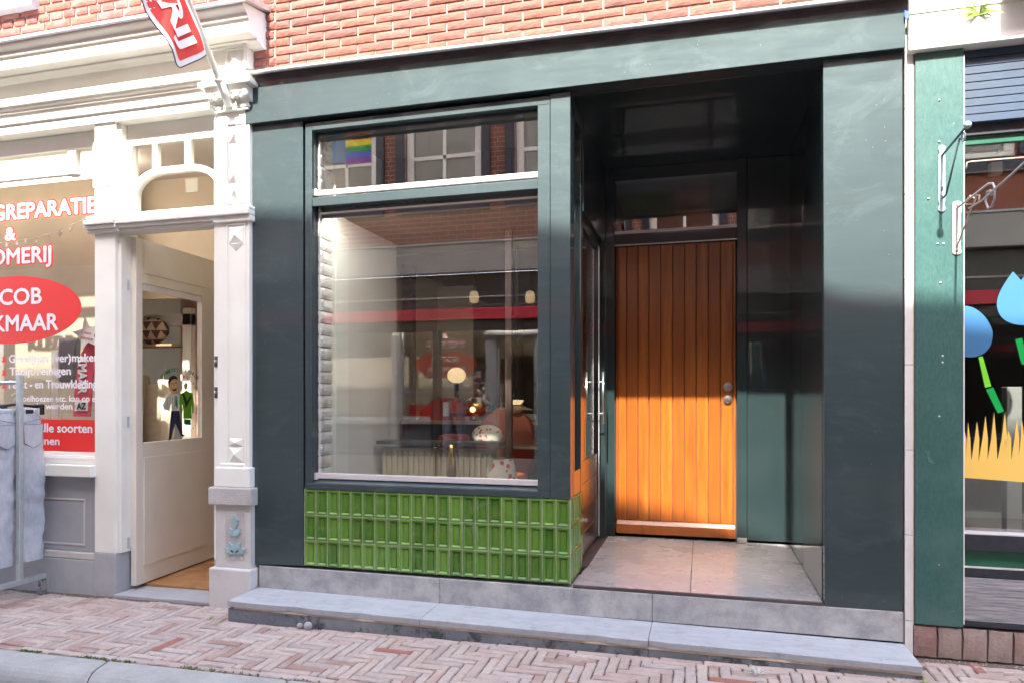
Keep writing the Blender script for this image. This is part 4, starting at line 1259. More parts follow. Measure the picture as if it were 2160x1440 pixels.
# arm tip: same X, reaching out to the street
def on_x(px, py, X):
    Y = dY(px, X)
    return Vector((X, Y, q(px, py, Y)[1]))
tip = on_x(2041, 264, x_)
MB().tube([pA, pA.lerp(tip, 0.5), tip], 0.0055, 8).build('arm', 'teal_iron', bk, smooth=True)
MB().ball(tip, 0.0155, 1, 1.1, 1).build('ball', 'pale_blue_iron', bk, smooth=True)
pB = on_x(1990, 418, x_); top_ = on_x(2024, 292, x_)
MB().tube([on_x(1988, 395, x_), on_x(1985, 412, x_), pB, on_x(1996, 410, x_), top_], 0.0045, 8).build('brace', 'teal_iron', bk, smooth=True)
MB().tube(scroll((on_x(2030, 292, x_).y, on_x(2030, 292, x_).z), 0.026, 1.1, X=x_ + 0.004), 0.004, 6).build('scroll', 'pale_blue_iron', bk, smooth=True)
# lower bracket
x_, z0 = q(2018, 538, YP); z1 = qz(2018, 425, YP)
bk = thing('wall_bracket', 'rusty white iron wall bracket with scrolls, lower of two on green board', 'bracket', (x_, YP, z0), 'iron brackets on the sea green board')
w_ = 0.0195
pts = [(x_ + w_ * math.cos(R(180 - 22.5 * i)), z1 - w_ * 0.6 + w_ * 0.6 * math.sin(R(180 - 22.5 * i))) for i in range(9)] + [(x_ + w_ * math.cos(R(-22.5 * i)), z0 + w_ * 0.6 + w_ * 0.6 * math.sin(R(-22.5 * i))) for i in range(9)]
MB().prism(pts, YP - 0.006, YP).build('plate', 'flaking_white_iron', bk, 0.001)
for zz in (z0 + 0.02, z1 - 0.02):
    MB().ball((x_, YP - 0.007, zz), 0.005).build('screw', 'rusty_iron', bk)
a0 = Vector((x_, YP - 0.006, qz(2018, 440, YP)))
e1 = on_x(2085, 388, x_)
MB().tube([a0, a0.lerp(e1, 0.5), e1, on_x(2094, 387, x_), on_x(2099, 398, x_), on_x(2098, 420, x_), on_x(2092, 436, x_), on_x(2084, 440, x_), on_x(2079, 425, x_), on_x(2082, 405, x_), on_x(2089, 402, x_), on_x(2092, 412, x_)], 0.0045, 8).build('arm', 'flaking_white_iron', bk, smooth=True)
MB().tube([Vector((x_, YP - 0.006, qz(2018, 521, YP))), on_x(2052, 432, x_), on_x(2060, 412, x_), on_x(2066, 412, x_), on_x(2065, 426, x_), on_x(2058, 432, x_)], 0.0035, 8).build('brace', 'rusty_iron', bk, smooth=True)
xr_ = x_ + 0.02
MB().tube([on_x(2036, 425, xr_), on_x(2046, 413, xr_), on_x(2058, 420, xr_), on_x(2055, 430, xr_), on_x(2040, 432, xr_), on_x(2034, 428, xr_)], 0.003, 6).build('scroll', 'rusty_iron', bk, smooth=True)
MB().tube([on_x(2044, 440, x_), on_x(2070, 424, x_), on_x(2100, 398, x_), on_x(2130, 372, x_), on_x(2170, 335, x_)], 0.0045, 8).build('hanging_arm', 'flaking_white_iron', bk, smooth=True)
MB().tube([(1.197, YP, qz(2034, 356, YP)), (1.2, YP, qz(2034, 344, YP)), (1.215, YP, qz(2040, 342, YP)), (1.50, YP, qz(2160, 331, YP) - 0.003)], 0.0035, 8).build('stay_rod', 'rusty_iron', bk, smooth=True)
# fern growing out of the wall
fx, fz = q(2066, 30, -0.06)
fern = thing('wall_plant', 'small spiky green plant growing from the white wall', 'plant', (fx, -0.05, fz))
for k in range(26):
    th = random.uniform(-0.6, 3.7)
    L_ = random.uniform(0.05, 0.115)
    d = Vector((math.cos(th), -random.uniform(0.15, 0.8), math.sin(th) * 0.8)).normalized()
    s_ = Vector((-d.z, 0, d.x)).normalized() * 0.004
    p0 = Vector((fx, -0.052, fz))
    m1 = p0 + d * L_ * 0.5 + Vector((0, 0, 0.004)); m2 = p0 + d * L_ + Vector((0, 0, -0.015))
    MB().add([p0 - s_ * 0.5, p0 + s_ * 0.5, m1 + s_, m1 - s_, m2, m1 + Vector((0, -.002, 0.002))], [(0, 1, 2, 5), (0, 5, 3), (3, 5, 4), (5, 2, 4)]).build('leaf', 'leaf', fern)
tag(MB().prism(pxpoly([(1908, 22), (1914, 24), (1921, 23), (1919, 36), (1914, 41), (1909, 38)], -0.052), -0.0535, -0.052).build('paper_scrap', 'blue_paper', None), 'torn scrap of blue paper stuck on the white wall', 'paper')

# ------------------------------------------------------------------ left neighbour
lb = thing('white_shop_building', 'white moulded shopfront with open door below old red brickwork', 'shop', (-4.5, 0.3, -1.29))
LE = -12.0
Z = lambda y, Y=0.0: qz(0, y, Y)
# brickwork over the cornice
MB().box(LE, -2.70, 0.03, 0.30, 2.1, 7.2).build('wall', 'white_mortar', lb)
rb1 = [wall_brick(0.205, 0.046, 120 + k, 0.0025, 0.012).build('brick', 'old_red_brick', lb, loc=(0, 0, 0)) for k in range(4)]
rb2 = [wall_brick(0.095, 0.046, 130 + k, 0.0025, 0.012).build('brick', 'old_red_brick', lb, loc=(0, 0, 0)) for k in range(3)]
z = 2.16; row = 0; cnt = 0
while z < 2.95:
    x = -5.6 + (0.055 if row % 2 else 0)
    while x < -2.72:
        if row % 2:
            if not (z > 2.64 and x < -4.45): inst(random.choice(rb2), lb, (x + 0.05, 0.03, z + random.uniform(-.001, .001)), None, (1, 1, random.uniform(.94, 1.04))); cnt += 1
            x += 0.107
        else:
            if not (z > 2.64 and x < -4.45): inst(random.choice(rb1), lb, (x + 0.105, 0.03, z + random.uniform(-.001, .001)), None, (1, 1, random.uniform(.94, 1.04))); cnt += 1
            x += 0.216
    z += 0.0585; row += 1
for o in rb1 + rb2: bpy.data.objects.remove(o)
# stone sill of the window above
B('window_sill', 'grey_hardstone', lb, LE, qx(68, -0.03), -0.04, 0.1, Z(22, -0.04) + 0.0, 2.95, 0.006)
# cornice profile (Y,Z), extruded along the front
def prof_strip(name, mat, pts, x0, x1, par=None, bev=0.0):
    return MB().prism(pts, x0, x1, 'X').build(name, mat, par or lb, bev)
zc0 = Z(96, -0.20)
cap_top = zc0 + 0.02
prof_strip('lead_flashing', 'zinc', [(0.03, zc0 + 0.10), (-0.215, zc0 + 0.03), (-0.235, zc0 + 0.018), (-0.238, zc0), (-0.226, zc0 - 0.006), (-0.21, zc0 + 0.008), (0.03, zc0 + 0.06)], LE, -2.545, bev=0.001)
def cornice_pts(yo=0.0):
    P = []
    P.append((0.03, zc0 + 0.05))
    P.append((-0.215, zc0 + 0.004))
    P.append((-0.220, zc0 - 0.012))
    # cyma
    za, zb_ = zc0 - 0.012, Z(126, -0.14)
    for i in range(7):
        s = i / 6
        P.append((-0.220 + 0.045 * (0.5 - 0.5 * math.cos(math.pi * s)) + 0.0, za + (zb_ - za) * s))
    P += [(-0.182, zb_ - 0.002), (-0.182, zb_ - 0.010), (-0.165, zb_ - 0.012)]
    P += [(-0.165, Z(134, -0.16)), (-0.170, Z(135, -0.17)), (-0.170, Z(149, -0.17)), (-0.085, Z(149, -0.17) + 0.003)]
    zm = Z(149, -0.17) + 0.003
    zf = Z(183, -0.03)
    P += [(-0.085, zm - 0.012), (-0.07, zm - 0.016), (-0.062, zm - (zm - zf) * 0.5), (-0.052, zm - (zm - zf) * 0.55), (-0.050, zf + 0.012), (-0.036, zf + 0.002), (-0.030, zf), (0.03, zf)]
    return P
def shiftp(P, yo): return [(y - (yo if y < 0.02 else 0), z_) for y, z_ in P]
prof_strip('cornice', 'white_paint', cornice_pts(), LE, -2.575)
zfr = Z(183, -0.03)
B('frieze', 'white_paint', lb, LE, -2.90, -0.026, 0.03, Z(213, -0.03), zfr, 0)
za = Z(213, -0.07)
zb_ = Z(227, -0.07)
P = [(0.03, za + 0.012), (-0.06, za + 0.01), (-0.075, za), (-0.075, zb_), (-0.055, zb_ + 0.002), (-0.052, zb_ - 0.012), (-0.04, zb_ - 0.024), (-0.040, zb_ - 0.034), (-0.03, zb_ - 0.036),
     (-0.030, Z(243, -0.03)), (-0.024, Z(244, -0.03)), (-0.024, Z(262, -0.024)), (-0.034, Z(263, -0.024)), (-0.034, Z(266, -0.024)), (-0.018, Z(267, -0.024)), (-0.018, Z(286, -0.018)), (0.12, Z(286, -0.018)), (0.12, za)]
prof_strip('architrave', 'white_paint', P, LE, -2.90)
# block over the pilaster
B('entablature_block', 'white_paint', lb, -2.90, -2.662, -0.062, 0.03, Z(213, -0.03) - 0.02, zfr, 0.002)
for (dy, za_, zb2) in ((0.11, zfr + 0.045, zfr + 0.075), (0.09, zfr + 0.018, zfr + 0.045), (0.075, zfr, zfr + 0.018)):
    B('block_moulding', 'white_paint', lb, -2.93 - (dy - 0.075), -2.655 + (dy - 0.075), -dy, 0.03, za_, zb2, 0.005)
def frame_sq(mb, x0, x1, z0, z1, y, t_=0.012, d=0.012):
    mb.box(x0, x1, y - d, y, z1 - t_, z1).box(x0, x1, y - d, y, z0, z0 + t_).box(x0, x0 + t_, y - d, y, z0 + t_, z1 - t_).box(x1 - t_, x1, y - d, y, z0 + t_, z1 - t_)
def pyramid(mb, x0, x1, z0, z1, y, h):
    if (x1 - x0) > (z1 - z0) * 0.9 or True:
        cx = (x0 + x1) / 2
        if z1 - z0 > (x1 - x0) * 1.5:
            k = (x1 - x0) / 2
            mb.add([(x0, y, z0), (x1, y, z0), (x1, y, z1), (x0, y, z1), (cx, y - h, z0 + k), (cx, y - h, z1 - k)], [(0, 1, 4), (1, 2, 5, 4), (2, 3, 5), (3, 0, 4, 5), (3, 2, 1, 0)])
        else:
            mb.add([(x0, y, z0), (x1, y, z0), (x1, y, z1), (x0, y, z1), (cx, y - h, (z0 + z1) / 2)], [(0, 1, 4), (1, 2, 4), (2, 3, 4), (3, 0, 4), (3, 2, 1, 0)])
    return mb
bz0, bz1 = qz(500, 146, -0.06), qz(500, 110, -0.06)
bx0, bx1 = qx(477, -0.062), qx(518, -0.062)
mb = MB(); frame_sq(mb, bx0, bx1, bz0 - 0.02, bz1 + 0.02, -0.062, 0.014, 0.010); mb.build('square_frame', 'white_paint', lb, 0.002)
pyramid(MB(), bx0 + 0.025, bx1 - 0.025, bz0 + 0.002, bz1 - 0.002, -0.062, 0.022).build('diamond_boss', 'white_paint', lb)
# capital shelf, eggs and neck
sh1, sh0 = qz(500, 160, -0.13), qz(500, 175, -0.13)
B('capital_shelf', 'white_paint', lb, -2.965, -2.602, -0.125, 0.03, sh0 + 0.005, sh1 - 0.008, 0.003)
B('capital_shelf', 'white_paint', lb, -2.95, -2.62, -0.105, 0.03, sh1 - 0.006, sh1 + 0.035, 0.004)
MB().prism([(-0.11, sh0 + 0.005), (-0.095, sh0 - 0.03), (-0.06, sh0 - 0.065), (-0.045, sh0 - 0.08), (0.0, sh0 - 0.08), (0.0, sh0 + 0.005)], -2.93, -2.64, 'X').build('capital_cove', 'white_paint', lb, 0.002)
for k in range(5):
    X = -2.90 + k * 0.06
    MB().ball((X, -0.085, sh0 - 0.045), 0.024, 0.9, 0.8, 1.1).build('egg', 'white_paint', lb, smooth=True)
    if k < 4: MB().ball((X + 0.03, -0.075, sh0 - 0.055), 0.011, 0.8, 1, 1.6).build('dart', 'white_paint', lb, smooth=True)
nz1 = sh0 - 0.082
nz0 = qz(490, 236, -0.05)
PXL, PXR = qx(467, -0.03), qx(526, -0.03)
PXL = -2.895; PXR = -2.668
B('neck', 'white_paint', lb, PXL - 0.012, PXR + 0.004, -0.048, 0.03, nz0 + 0.035, nz1, 0.003)
B('neck_line', 'white_paint', lb, PXL - 0.02, PXR + 0.01, -0.056, 0.03, nz0 + 0.02, nz0 + 0.035, 0.004)
B('neck_line', 'white_paint', lb, PXL - 0.01, PXR + 0.004, -0.050, 0.03, nz0 + 0.006, nz0 + 0.02, 0.004)
# shafts
uz1, uz0 = nz0 + 0.006, qz(490, 437, -0.03)
mz1, mz0 = uz0, qz(490, 470, -0.03)
lz1, lz0 = mz0, qz(490, 984, -0.03)
SH = B('pilaster', 'white_paint', lb, PXL, PXR, -0.030, 0.1, lz0, uz1, 0.003)
def fpan(z0, z1):
    mb = MB()
    x0, x1 = qx(482, -0.03), qx(515, -0.03)
    frame_sq(mb, x0 - 0.012, x1 + 0.012, z0, z1, -0.03, 0.009, 0.007)
    mb.build('panel_moulding', 'white_paint', SH, 0.0015)
    return x0 + 0.004, x1 - 0.004
x0, x1 = fpan(qz(500, 430, -0.03), qz(500, 260, -0.03))
for a, b_ in ((268, 301), (304, 385), (388, 420)):
    pyramid(MB(), x0, x1, qz(500, b_, -0.03), qz(500, a, -0.03), -0.031, 0.020).build('diamond_boss', 'white_paint', SH)
x0, x1 = fpan(qz(500, 978, -0.03), qz(500, 472, -0.03))
for a, b_ in ((480, 514), (924, 940), (941, 974)):
    pyramid(MB(), x0, x1, qz(500, b_, -0.03), qz(500, a, -0.03), -0.031, 0.020).build('diamond_boss', 'white_paint', SH)
MB().add([(x0, -0.031, qz(500, 514, -.03)), (x1, -0.031, qz(500, 514, -.03)), ((x0 + x1) / 2, -0.045, qz(500, 516, -.03)), ((x0 + x1) / 2, -0.031, qz(500, 531, -.03))], [(0, 1, 2), (0, 2, 3), (2, 1, 3)]).build('diamond_boss', 'white_paint', SH)
# middle moulding, running over the door too
for (dy, a, b_) in ((0.056, mz1 - 0.025, mz1 - 0.002), (0.07, mz1 - 0.058, mz1 - 0.025), (0.050, mz0, mz1 - 0.058)):
    B('band_moulding', 'white_paint', SH, PXL - 0.02, PXR + 0.018, -dy, 0.03, a, b_, 0.006)
# base of the pilaster
bz = qz(495, 1027, -0.04)
B('base_step', 'white_paint', SH, PXL + 0.03, PXR - 0.025, -0.045, 0.03, lz0 - 0.002, lz0 + 0.022, 0.004)
B('base_block', 'white_paint', SH, PXL - 0.004, PXR + 0.016, -0.052, 0.1, bz, lz0, 0.008)
bz2 = qz(495, 1065, -0.05)
ped = B('pedestal_cap', 'rough_limestone', SH, -2.935, PXR + 0.038, -0.068, 0.1, bz2, bz, 0.008)
bz3 = qz(495, 1197, -0.045)
B('pedestal', 'pale_limestone', SH, PXL - 0.002, PXR + 0.018, -0.045, 0.1, bz3, bz2, 0.003)
B('base_stone', 'pale_limestone', SH, -2.925, PXR + 0.036, -0.075, 0.1, gz(-2.8) - 0.05, bz3, 0.010)
# carved plant on the pedestal
cx = qx(497, -0.045)
mb = MB()
mb.box(qx(476, -.045), qx(516, -.045), -0.0475, -0.045, bz3 + 0.05, bz2 - 0.045)
mb.build('carved_field', 'rough_limestone', SH)
cv = MB()
zb0 = bz3 + 0.055; H_ = bz2 - 0.05 - zb0
cv.box(cx - 0.005, cx + 0.005, -0.056, -0.047, zb0, zb0 + H_ * 0.75)
def leafp(c, d, L_, wd_):
    dx, dz2 = math.cos(d), math.sin(d)
    nx, nz = -dz2, dx
    pts = [(0, 0), (0.3, 0.5), (0.45, 0.35), (0.6, 0.55), (0.75, 0.25), (1.0, 0.0), (0.75, -0.25), (0.6, -0.55), (0.45, -0.35), (0.3, -0.5)]
    cv.prism([(c[0] + dx * a * L_ + nx * b_ * wd_, c[1] + dz2 * a * L_ + nz * b_ * wd_) for a, b_ in pts], -0.057, -0.047)
for d in (60, 120, 25, 155): leafp((cx, zb0 + H_ * 0.12), R(d), 0.085, 0.038)
for d in (55, 125): leafp((cx, zb0 + H_ * 0.5), R(d), 0.065, 0.035)
leafp((cx, zb0 + H_ * 0.68), R(90), 0.085, 0.04)
cv.build('carved_plant', 'blue_grey_carving', SH, 0.002)
# casing between door and pilaster
B('door_casing', 'white_paint', lb, -2.945, PXL - 0.001, 0.0, 0.12, -1.02, Z(286, -0.018), 0.003)
B('casing_foot', 'grey_hardstone', lb, -2.945, PXL - 0.001, 0.001, 0.12, gz(-2.9) - 0.03, -1.022, 0.003)
for py_ in (762, 827):
    hz = qz(460, py_, 0)
    lp = B('lock_plate', 'dark_lead', lb, -2.938, -2.91, -0.006, 0.0, hz - 0.034, hz + 0.034, 0.002)
    MB().lathe([(0.009, 0), (0.009, -0.008), (0.004, -0.01)], (-2.924, -0.006, hz), 'Y', 12).build('bolt', 'brushed_steel', lp)
# post between window and door
cpz0 = qz(220, 1165, 0)
post = B('window_post', 'white_paint', lb, -3.866, -3.70, -0.002, 0.16, cpz0, Z(286, -0.018), 0.004)
B('post_foot', 'grey_hardstone', post, -3.868, -3.69, -0.006, 0.16, gz(-3.8) - 0.03, cpz0 - 0.001, 0.004)
B('door_stop', 'white_paint', post, -3.70, -3.672, 0.02, 0.16, cpz0, Z(286, -0.018), 0.003)
B('post_moulding', 'white_paint', post, -3.875, -3.695, -0.008, 0.1, qz(220, 395, 0), qz(220, 300, 0), 0.003)
# middle bar (transom moulding) over door and window
tb1, tb0 = qz(220, 455, -0.03), qz(220, 490, -0.03)
h_ = tb1 - tb0
for (dy, a, b_) in ((0.030, 0.72, 1.0), (0.055, 0.42, 0.72), (0.038, 0.2, 0.42), (0.02, 0.0, 0.2)):
    B('bar_moulding', 'white_paint', post, -3.90, -3.66, -dy - 0.01, 0.1, tb0 + h_ * a, tb0 + h_ * b_, 0.005)
    B('transom_moulding', 'white_paint', lb, -3.66, -2.90, -dy + 0.012, 0.1, tb0 + h_ * a, tb0 + h_ * b_, 0.005)
# door transom lights
YT = 0.07
tz1, tz0 = qz(260, 282, YT), qz(260, 452, YT)
DL, DR = -3.672, -2.945
def fr(name, par, px0, px1, py0, py1, Y, d=0.03, mat='white_paint', ref=355):
    """bar given by pixels read along the member, measured at the column ref"""
    x0, x1 = qx(px0, Y), qx(px1, Y)
    z1, z0 = qz(ref, py0, Y), qz(ref, py1, Y)
    return B(name, mat, par, x0, x1, Y, Y + d, z0, z1, 0.002)
dt = MB().box(DL, DR, YT, YT + 0.05, tz1 - 0.09, tz1 + 0.05).build('door_transom', 'white_paint', lb, 0.003)
ztop = tz1 - 0.09
arc_z = qz(355, 352, YT)      # top of the arch rim
zbot = tb1
# arched light: outline from straight sill to round shoulders
def arch_pts(x0, x1, z0, z1, r, n=8):
    pts = [(x0, z0), (x1, z0)]
    for i in range(n + 1):
        th = math.pi / 2 * i / n
        pts.append((x1 - r + r * math.cos(th), z1 - r * 0.62 + r * 0.62 * math.sin(th)))
    for i in range(n + 1):
        th = math.pi / 2 + math.pi / 2 * i / n
        pts.append((x0 + r + r * math.cos(th), z1 - r * 0.62 + r * 0.62 * math.sin(th)))
    return pts
def ring_frame(outer, inner, y0, y1):
    mb = MB(); n = len(outer)
    mb.v += [(a, y0, b_) for a, b_ in outer] + [(a, y0, b_) for a, b_ in inner] + [(a, y1, b_) for a, b_ in outer] + [(a, y1, b_) for a, b_ in inner]
    for i in range(n):
        j = (i + 1) % n
        mb.f += [(i, j, n + j, n + i), (2 * n + i, 3 * n + i, 3 * n + j, 2 * n + j), (i, 2 * n + i, 2 * n + j, j), (n + i, n + j, 3 * n + j, 3 * n + i)]
    return mb
ax0, ax1 = DL + 0.04, DR - 0.002
az0 = tb1 - 0.01
az1 = arc_z
ring_frame(arch_pts(ax0, ax1, az0, az1, 0.24), arch_pts(ax0 + 0.035, ax1 - 0.03, az0 + 0.045, az1 - 0.04, 0.21), YT - 0.008, YT + 0.04).build('arch_frame', 'white_paint', dt, 0.003)
B('window_pane', 'clear_glass', dt, ax0 + 0.01, ax1 - 0.01, YT + 0.015, YT + 0.018, az0 + 0.01, ztop + 0.01, 0)
B('stile', 'white_paint', dt, DL, ax0 + 0.012, YT - 0.02, YT + 0.04, az0, ztop, 0.003)
for a, b_ in ((322, 332), (390, 402)):
    X0, X1 = qx(a, YT), qx(b_, YT)
    B('glazing_bar', 'white_paint', dt, X0, X1, YT - 0.006, YT + 0.035, az1 - 0.015, ztop, 0.003)
vp = at(404, 392, 0.3)
vent = B('vent_grille', 'cream_paint', dt, vp.x - 0.05, vp.x + 0.05, 0.3, 0.31, vp.z - 0.045, vp.z + 0.045, 0.002)
# open door leaf, swung inwards
hz_, fz_ = -1.255, tb0 - 0.01
pH = Vector((-3.672, 0.10, 0)); pFd = Vector((-3.735, 1.02, 0))
dirv = (pFd - pH).normalized(); nrm = Vector((dirv.y, -dirv.x, 0))
if nrm.x < 0: nrm = -nrm
LW = (pFd - pH).length
leaf = thing('leaf_tmp', 'x', 'x', (0, 0, 0)); bpy.data.objects.remove(leaf)
def lbox(name, s0, s1, d0, d1, z0, z1, mat, par, bev=0.002):
    mb = MB()
    for z_ in (z0, z1):
        for s_, d_ in ((s0, d0), (s1, d0), (s1, d1), (s0, d1)):
            p_ = pH + dirv * s_ + nrm * d_
            mb.v.append((p_.x, p_.y, z_))
    mb.f += [(3, 2, 1, 0), (4, 5, 6, 7), (0, 1, 5, 4), (1, 2, 6, 5), (2, 3, 7, 6), (3, 0, 4, 7)]
    return mb.build(name, mat, par, bev)
def ls(px):   # distance along the leaf seen at this pixel column
    best = min(range(0, 1001), key=lambda k: abs(1080 + F * ((pH.x + dirv.x * LW * k / 1000) * cs + (pH.y + dirv.y * LW * k / 1000 - CAMY) * sn) / (-(pH.x + dirv.x * LW * k / 1000) * sn + (pH.y + dirv.y * LW * k / 1000 - CAMY) * cs) - px))
    return LW * best / 1000
def lz(px, py):
    s_ = ls(px); p_ = pH + dirv * s_
    return (835 - py) / F * (-p_.x * sn + (p_.y - CAMY) * cs)
g0, g1 = ls(290), ls(416)
gzb, gzt = lz(290, 933), lz(290, 598)
zb1 = -1.262
leaf = lbox('open_door', 0, g0, 0, 0.04, zb1, fz_, 'cream_paint', lb)
lbox('stile', g1, LW, 0, 0.04, zb1, fz_, 'cream_paint', leaf)
lbox('rail', g0, g1, 0, 0.04, gzt, fz_, 'cream_paint', leaf)
lbox('rail', g0, g1, 0, 0.04, zb1, gzb, 'cream_paint', leaf)
lbox('lower_panel', g0 + 0.01, g1 + 0.05, 0.04, 0.045, zb1 + 0.12, gzb - 0.10, 'cream_paint', leaf, 0.001)
lbox('upper_panel', g0 + 0.01, g1 + 0.05, 0.04, 0.044, gzt + 0.07, fz_ - 0.03, 'cream_paint', leaf, 0.001)
lbox('window_pane', g0, g1, 0.015, 0.019, gzb, gzt, 'clear_glass', leaf, 0)
lbox('roller_blind', g0 + 0.01, g1, 0.02, 0.036, gzt - 0.045, gzt + 0.0, 'white_cloth', leaf, 0.003)
for py_ in (604, 888, 1140):
    zz = qz(247, py_, 0.1)
    MB().tube([(-3.668, 0.075, zz - 0.035), (-3.668, 0.075, zz + 0.035)], 0.007, 8).build('hinge', 'galvanised_steel', leaf)
# the advertising decal on the door glass: man in shirt and tie holding a green suit on a hanger
dec = thing('door_decal', 'printed decal of smiling man holding green suit on the open door glass', 'decal', (0, 0, 0))
def lp(px, py, d=0.0215):
    s_ = ls(px) ; p_ = pH + dirv * s_ + nrm * d
    return (s_, lz(px, py))
def dpoly(name, pts, mat, d, raw=False):
    mb = MB()
    P2 = [lp(a, b_) for a, b_ in pts]
    n = len(P2)
    for dd in (d, d + 0.0006):
        for s_, z_ in P2:
            p_ = pH + dirv * s_ + nrm * dd
            mb.v.append((p_.x, p_.y, z_))
    mb.f += [tuple(range(n)), tuple(range(2 * n - 1, n - 1, -1))] + [(i, n + i, n + (i + 1) % n, (i + 1) % n) for i in range(n)]
    return mb.build(name, mat, dec)
fx = lambda x_, y_: (230 + x_ / 3.273, 560 + y_ / 3.273)
def dp(name, pts, mat, d): return dpoly(name, [fx(*p) for p in pts], mat, d)
dp('trousers', [(412, 1000), (468, 1000), (490, 1165), (478, 1168), (440, 1085), (410, 1190), (395, 1190), (402, 1100)], 'navy_vinyl', 0.021)
dp('shirt', [(385, 890), (400, 884), (455, 884), (466, 900), (466, 1000), (415, 1000), (412, 940), (398, 985), (402, 1000), (360, 990), (352, 960)], 'white_vinyl', 0.022)
for xx in (372, 384, 400, 416, 430, 452):
    dp('shirt_stripe', [(xx, 905), (xx + 3, 905), (xx + 3, 985), (xx, 985)], 'bottle_green_print', 0.0228)
dp('tie', [(438, 895), (446, 895), (450, 960), (444, 980), (438, 960)], 'bottle_green_print', 0.0235)
dp('face', [(395, 800), (405, 778), (435, 768), (455, 790), (460, 830), (450, 870), (430, 888), (405, 870), (393, 840)], 'skin_print', 0.0225)
dp('hair', [(390, 830), (388, 795), (400, 768), (425, 755), (448, 765), (455, 785), (430, 780), (410, 790), (400, 810), (396, 835)], 'ink', 0.0232)
dp('mouth', [(412, 848), (430, 852), (448, 842), (444, 860), (428, 865)], 'ink', 0.0232)
dp('eye', [(414, 812), (422, 808), (424, 814), (416, 818)], 'ink', 0.0232)
dp('eye', [(438, 806), (446, 802), (448, 808), (440, 812)], 'ink', 0.0232)
dp('shoe', [(385, 1205), (398, 1188), (415, 1186), (405, 1198)], 'ink', 0.0215)
dp('shoe', [(475, 1165), (488, 1160), (505, 1172), (490, 1178)], 'ink', 0.0215)
dp('hand', [(498, 820), (510, 805), (524, 815), (522, 845), (510, 855), (500, 845)], 'skin_print', 0.022)
dp('suit_jacket', [(500, 870), (515, 858), (530, 868), (560, 880), (568, 960), (566, 1015), (556, 1015), (553, 950), (548, 990), (553, 1055), (493, 1055), (495, 990), (486, 950), (485, 1020), (475, 1020), (467, 940), (472, 885)], 'jacket_green_print', 0.0215)
dp('suit_skirt', [(498, 1056), (546, 1058), (546, 1098), (500, 1095)], 'bottle_green_print', 0.0215)
dp('suit_lapel', [(485, 880), (500, 880), (520, 935), (548, 890), (552, 905), (520, 965), (505, 980), (508, 955)], 'ink', 0.0222)
for x_, y_, a in ((500, 760, 100), (525, 770, 85), (545, 790, 75), (562, 805, 65), (575, 835, 60), (480, 790, 110), (505, 1145, 75), (525, 1140, 65), (545, 1130, 55), (560, 1115, 45), (572, 1095, 35), (575, 1075, 15), (575, 1055, 5)):
    L_ = 14
    dx, dy_ = L_ * math.cos(R(a)), L_ * math.sin(R(a))
    dp('ray', [(x_ - 2, y_), (x_ + 2, y_), (x_ + dx * 0.6 + 2, y_ + dy_), (x_ + dx * 0.6 - 2, y_ + dy_)], 'ink', 0.021)
word = 'STOMERIJ-SERVICE'
for i, ch in enumerate(word):
    s = i / (len(word) - 1)
    ang = R(150 - 115 * s)
    # along an arc above the figures
    ax_, ay_ = 465 + 140 * math.cos(ang), 842 - 118 * math.sin(ang)
    s_, z_ = lp(*fx(ax_, ay_))
    rt = -(s - 0.42) * 1.5
    def Mf(a, b_, s_=s_, z_=z_, rt=rt):
        u_, v_ = a * math.cos(rt) - b_ * math.sin(rt), a * math.sin(rt) + b_ * math.cos(rt)
        p_ = pH + dirv * (s_ + u_) + nrm * 0.0225
        return Vector((p_.x, p_.y, z_ + v_))
    if ch != ' ':
        text('lettering', ch, 'bottle_green_print' if i < 8 else 'ink', dec, 0.0, 0.026 if ch not in 'IJ-' else 0.010, 0, 0.026, 0, 0.02, M=Mf)
B('lobby_bulkhead', 'cream_wall', lb, -5.0, -2.77, 1.08, 1.12, 0.80, 1.78, 0)
# threshold and mat
panel('threshold', 'grey_hardstone', lb, [(-3.69, gz(-3.6) - 0.04), (-2.945, gz(-3) - 0.04), (-2.945, gz(-3) + 0.012), (-3.69, gz(-3.6) + 0.012)], -0.03, 0.2, 0.004)
tag(B('door_mat', 'coir_mat', None, -3.9, -2.5, 0.202, 1.8, -1.31, -1.272, 0), 'brown coir mat covering the floor inside the open door', 'mat')
# shop window
WR = -3.866
YW = 0.10
win = B('shop_window', 'white_paint', lb, LE, WR, YW - 0.02, YW + 0.05, qz(150, 318, YW), Z(286, -0.018), 0.003)
# upper lights above the arch
zu1, zarch = qz(100, 318, YW), qz(100, 372, YW)
for a, b_ in ((147, 163),):
    B('glazing_bar', 'white_paint', win, qx(a, YW), qx(b_, YW), YW - 0.015, YW + 0.03, zarch - 0.02, zu1, 0.003)
B('glazing_bar', 'white_paint', win, -5.42, -5.36, YW - 0.015, YW + 0.03, zarch - 0.02, zu1, 0.003)
wz0 = qz(150, 952, YW)
xw0 = -5.55
# arch rim with rounded right shoulder
def rim(x0, x1, z0, z1, r):
    return arch_pts(x0, x1, z0, z1, r)
ring_frame(rim(xw0 - 0.03, WR + 0.01, wz0 - 0.02, zarch + 0.03, 0.30), rim(xw0, WR - 0.012, wz0, zarch - 0.012, 0.27), YW - 0.025, YW + 0.02).build('arch_rim', 'white_paint', win, 0.003)
B('stile', 'white_paint', win, xw0 - 0.2, xw0 - 0.03, -0.02, 0.2, -1.27, Z(286, -.018), 0.003)
B('window_pane', 'clear_glass', win, xw0 - 0.02, WR, YW + 0.002, YW + 0.005, wz0, zu1 + 0.01, 0)
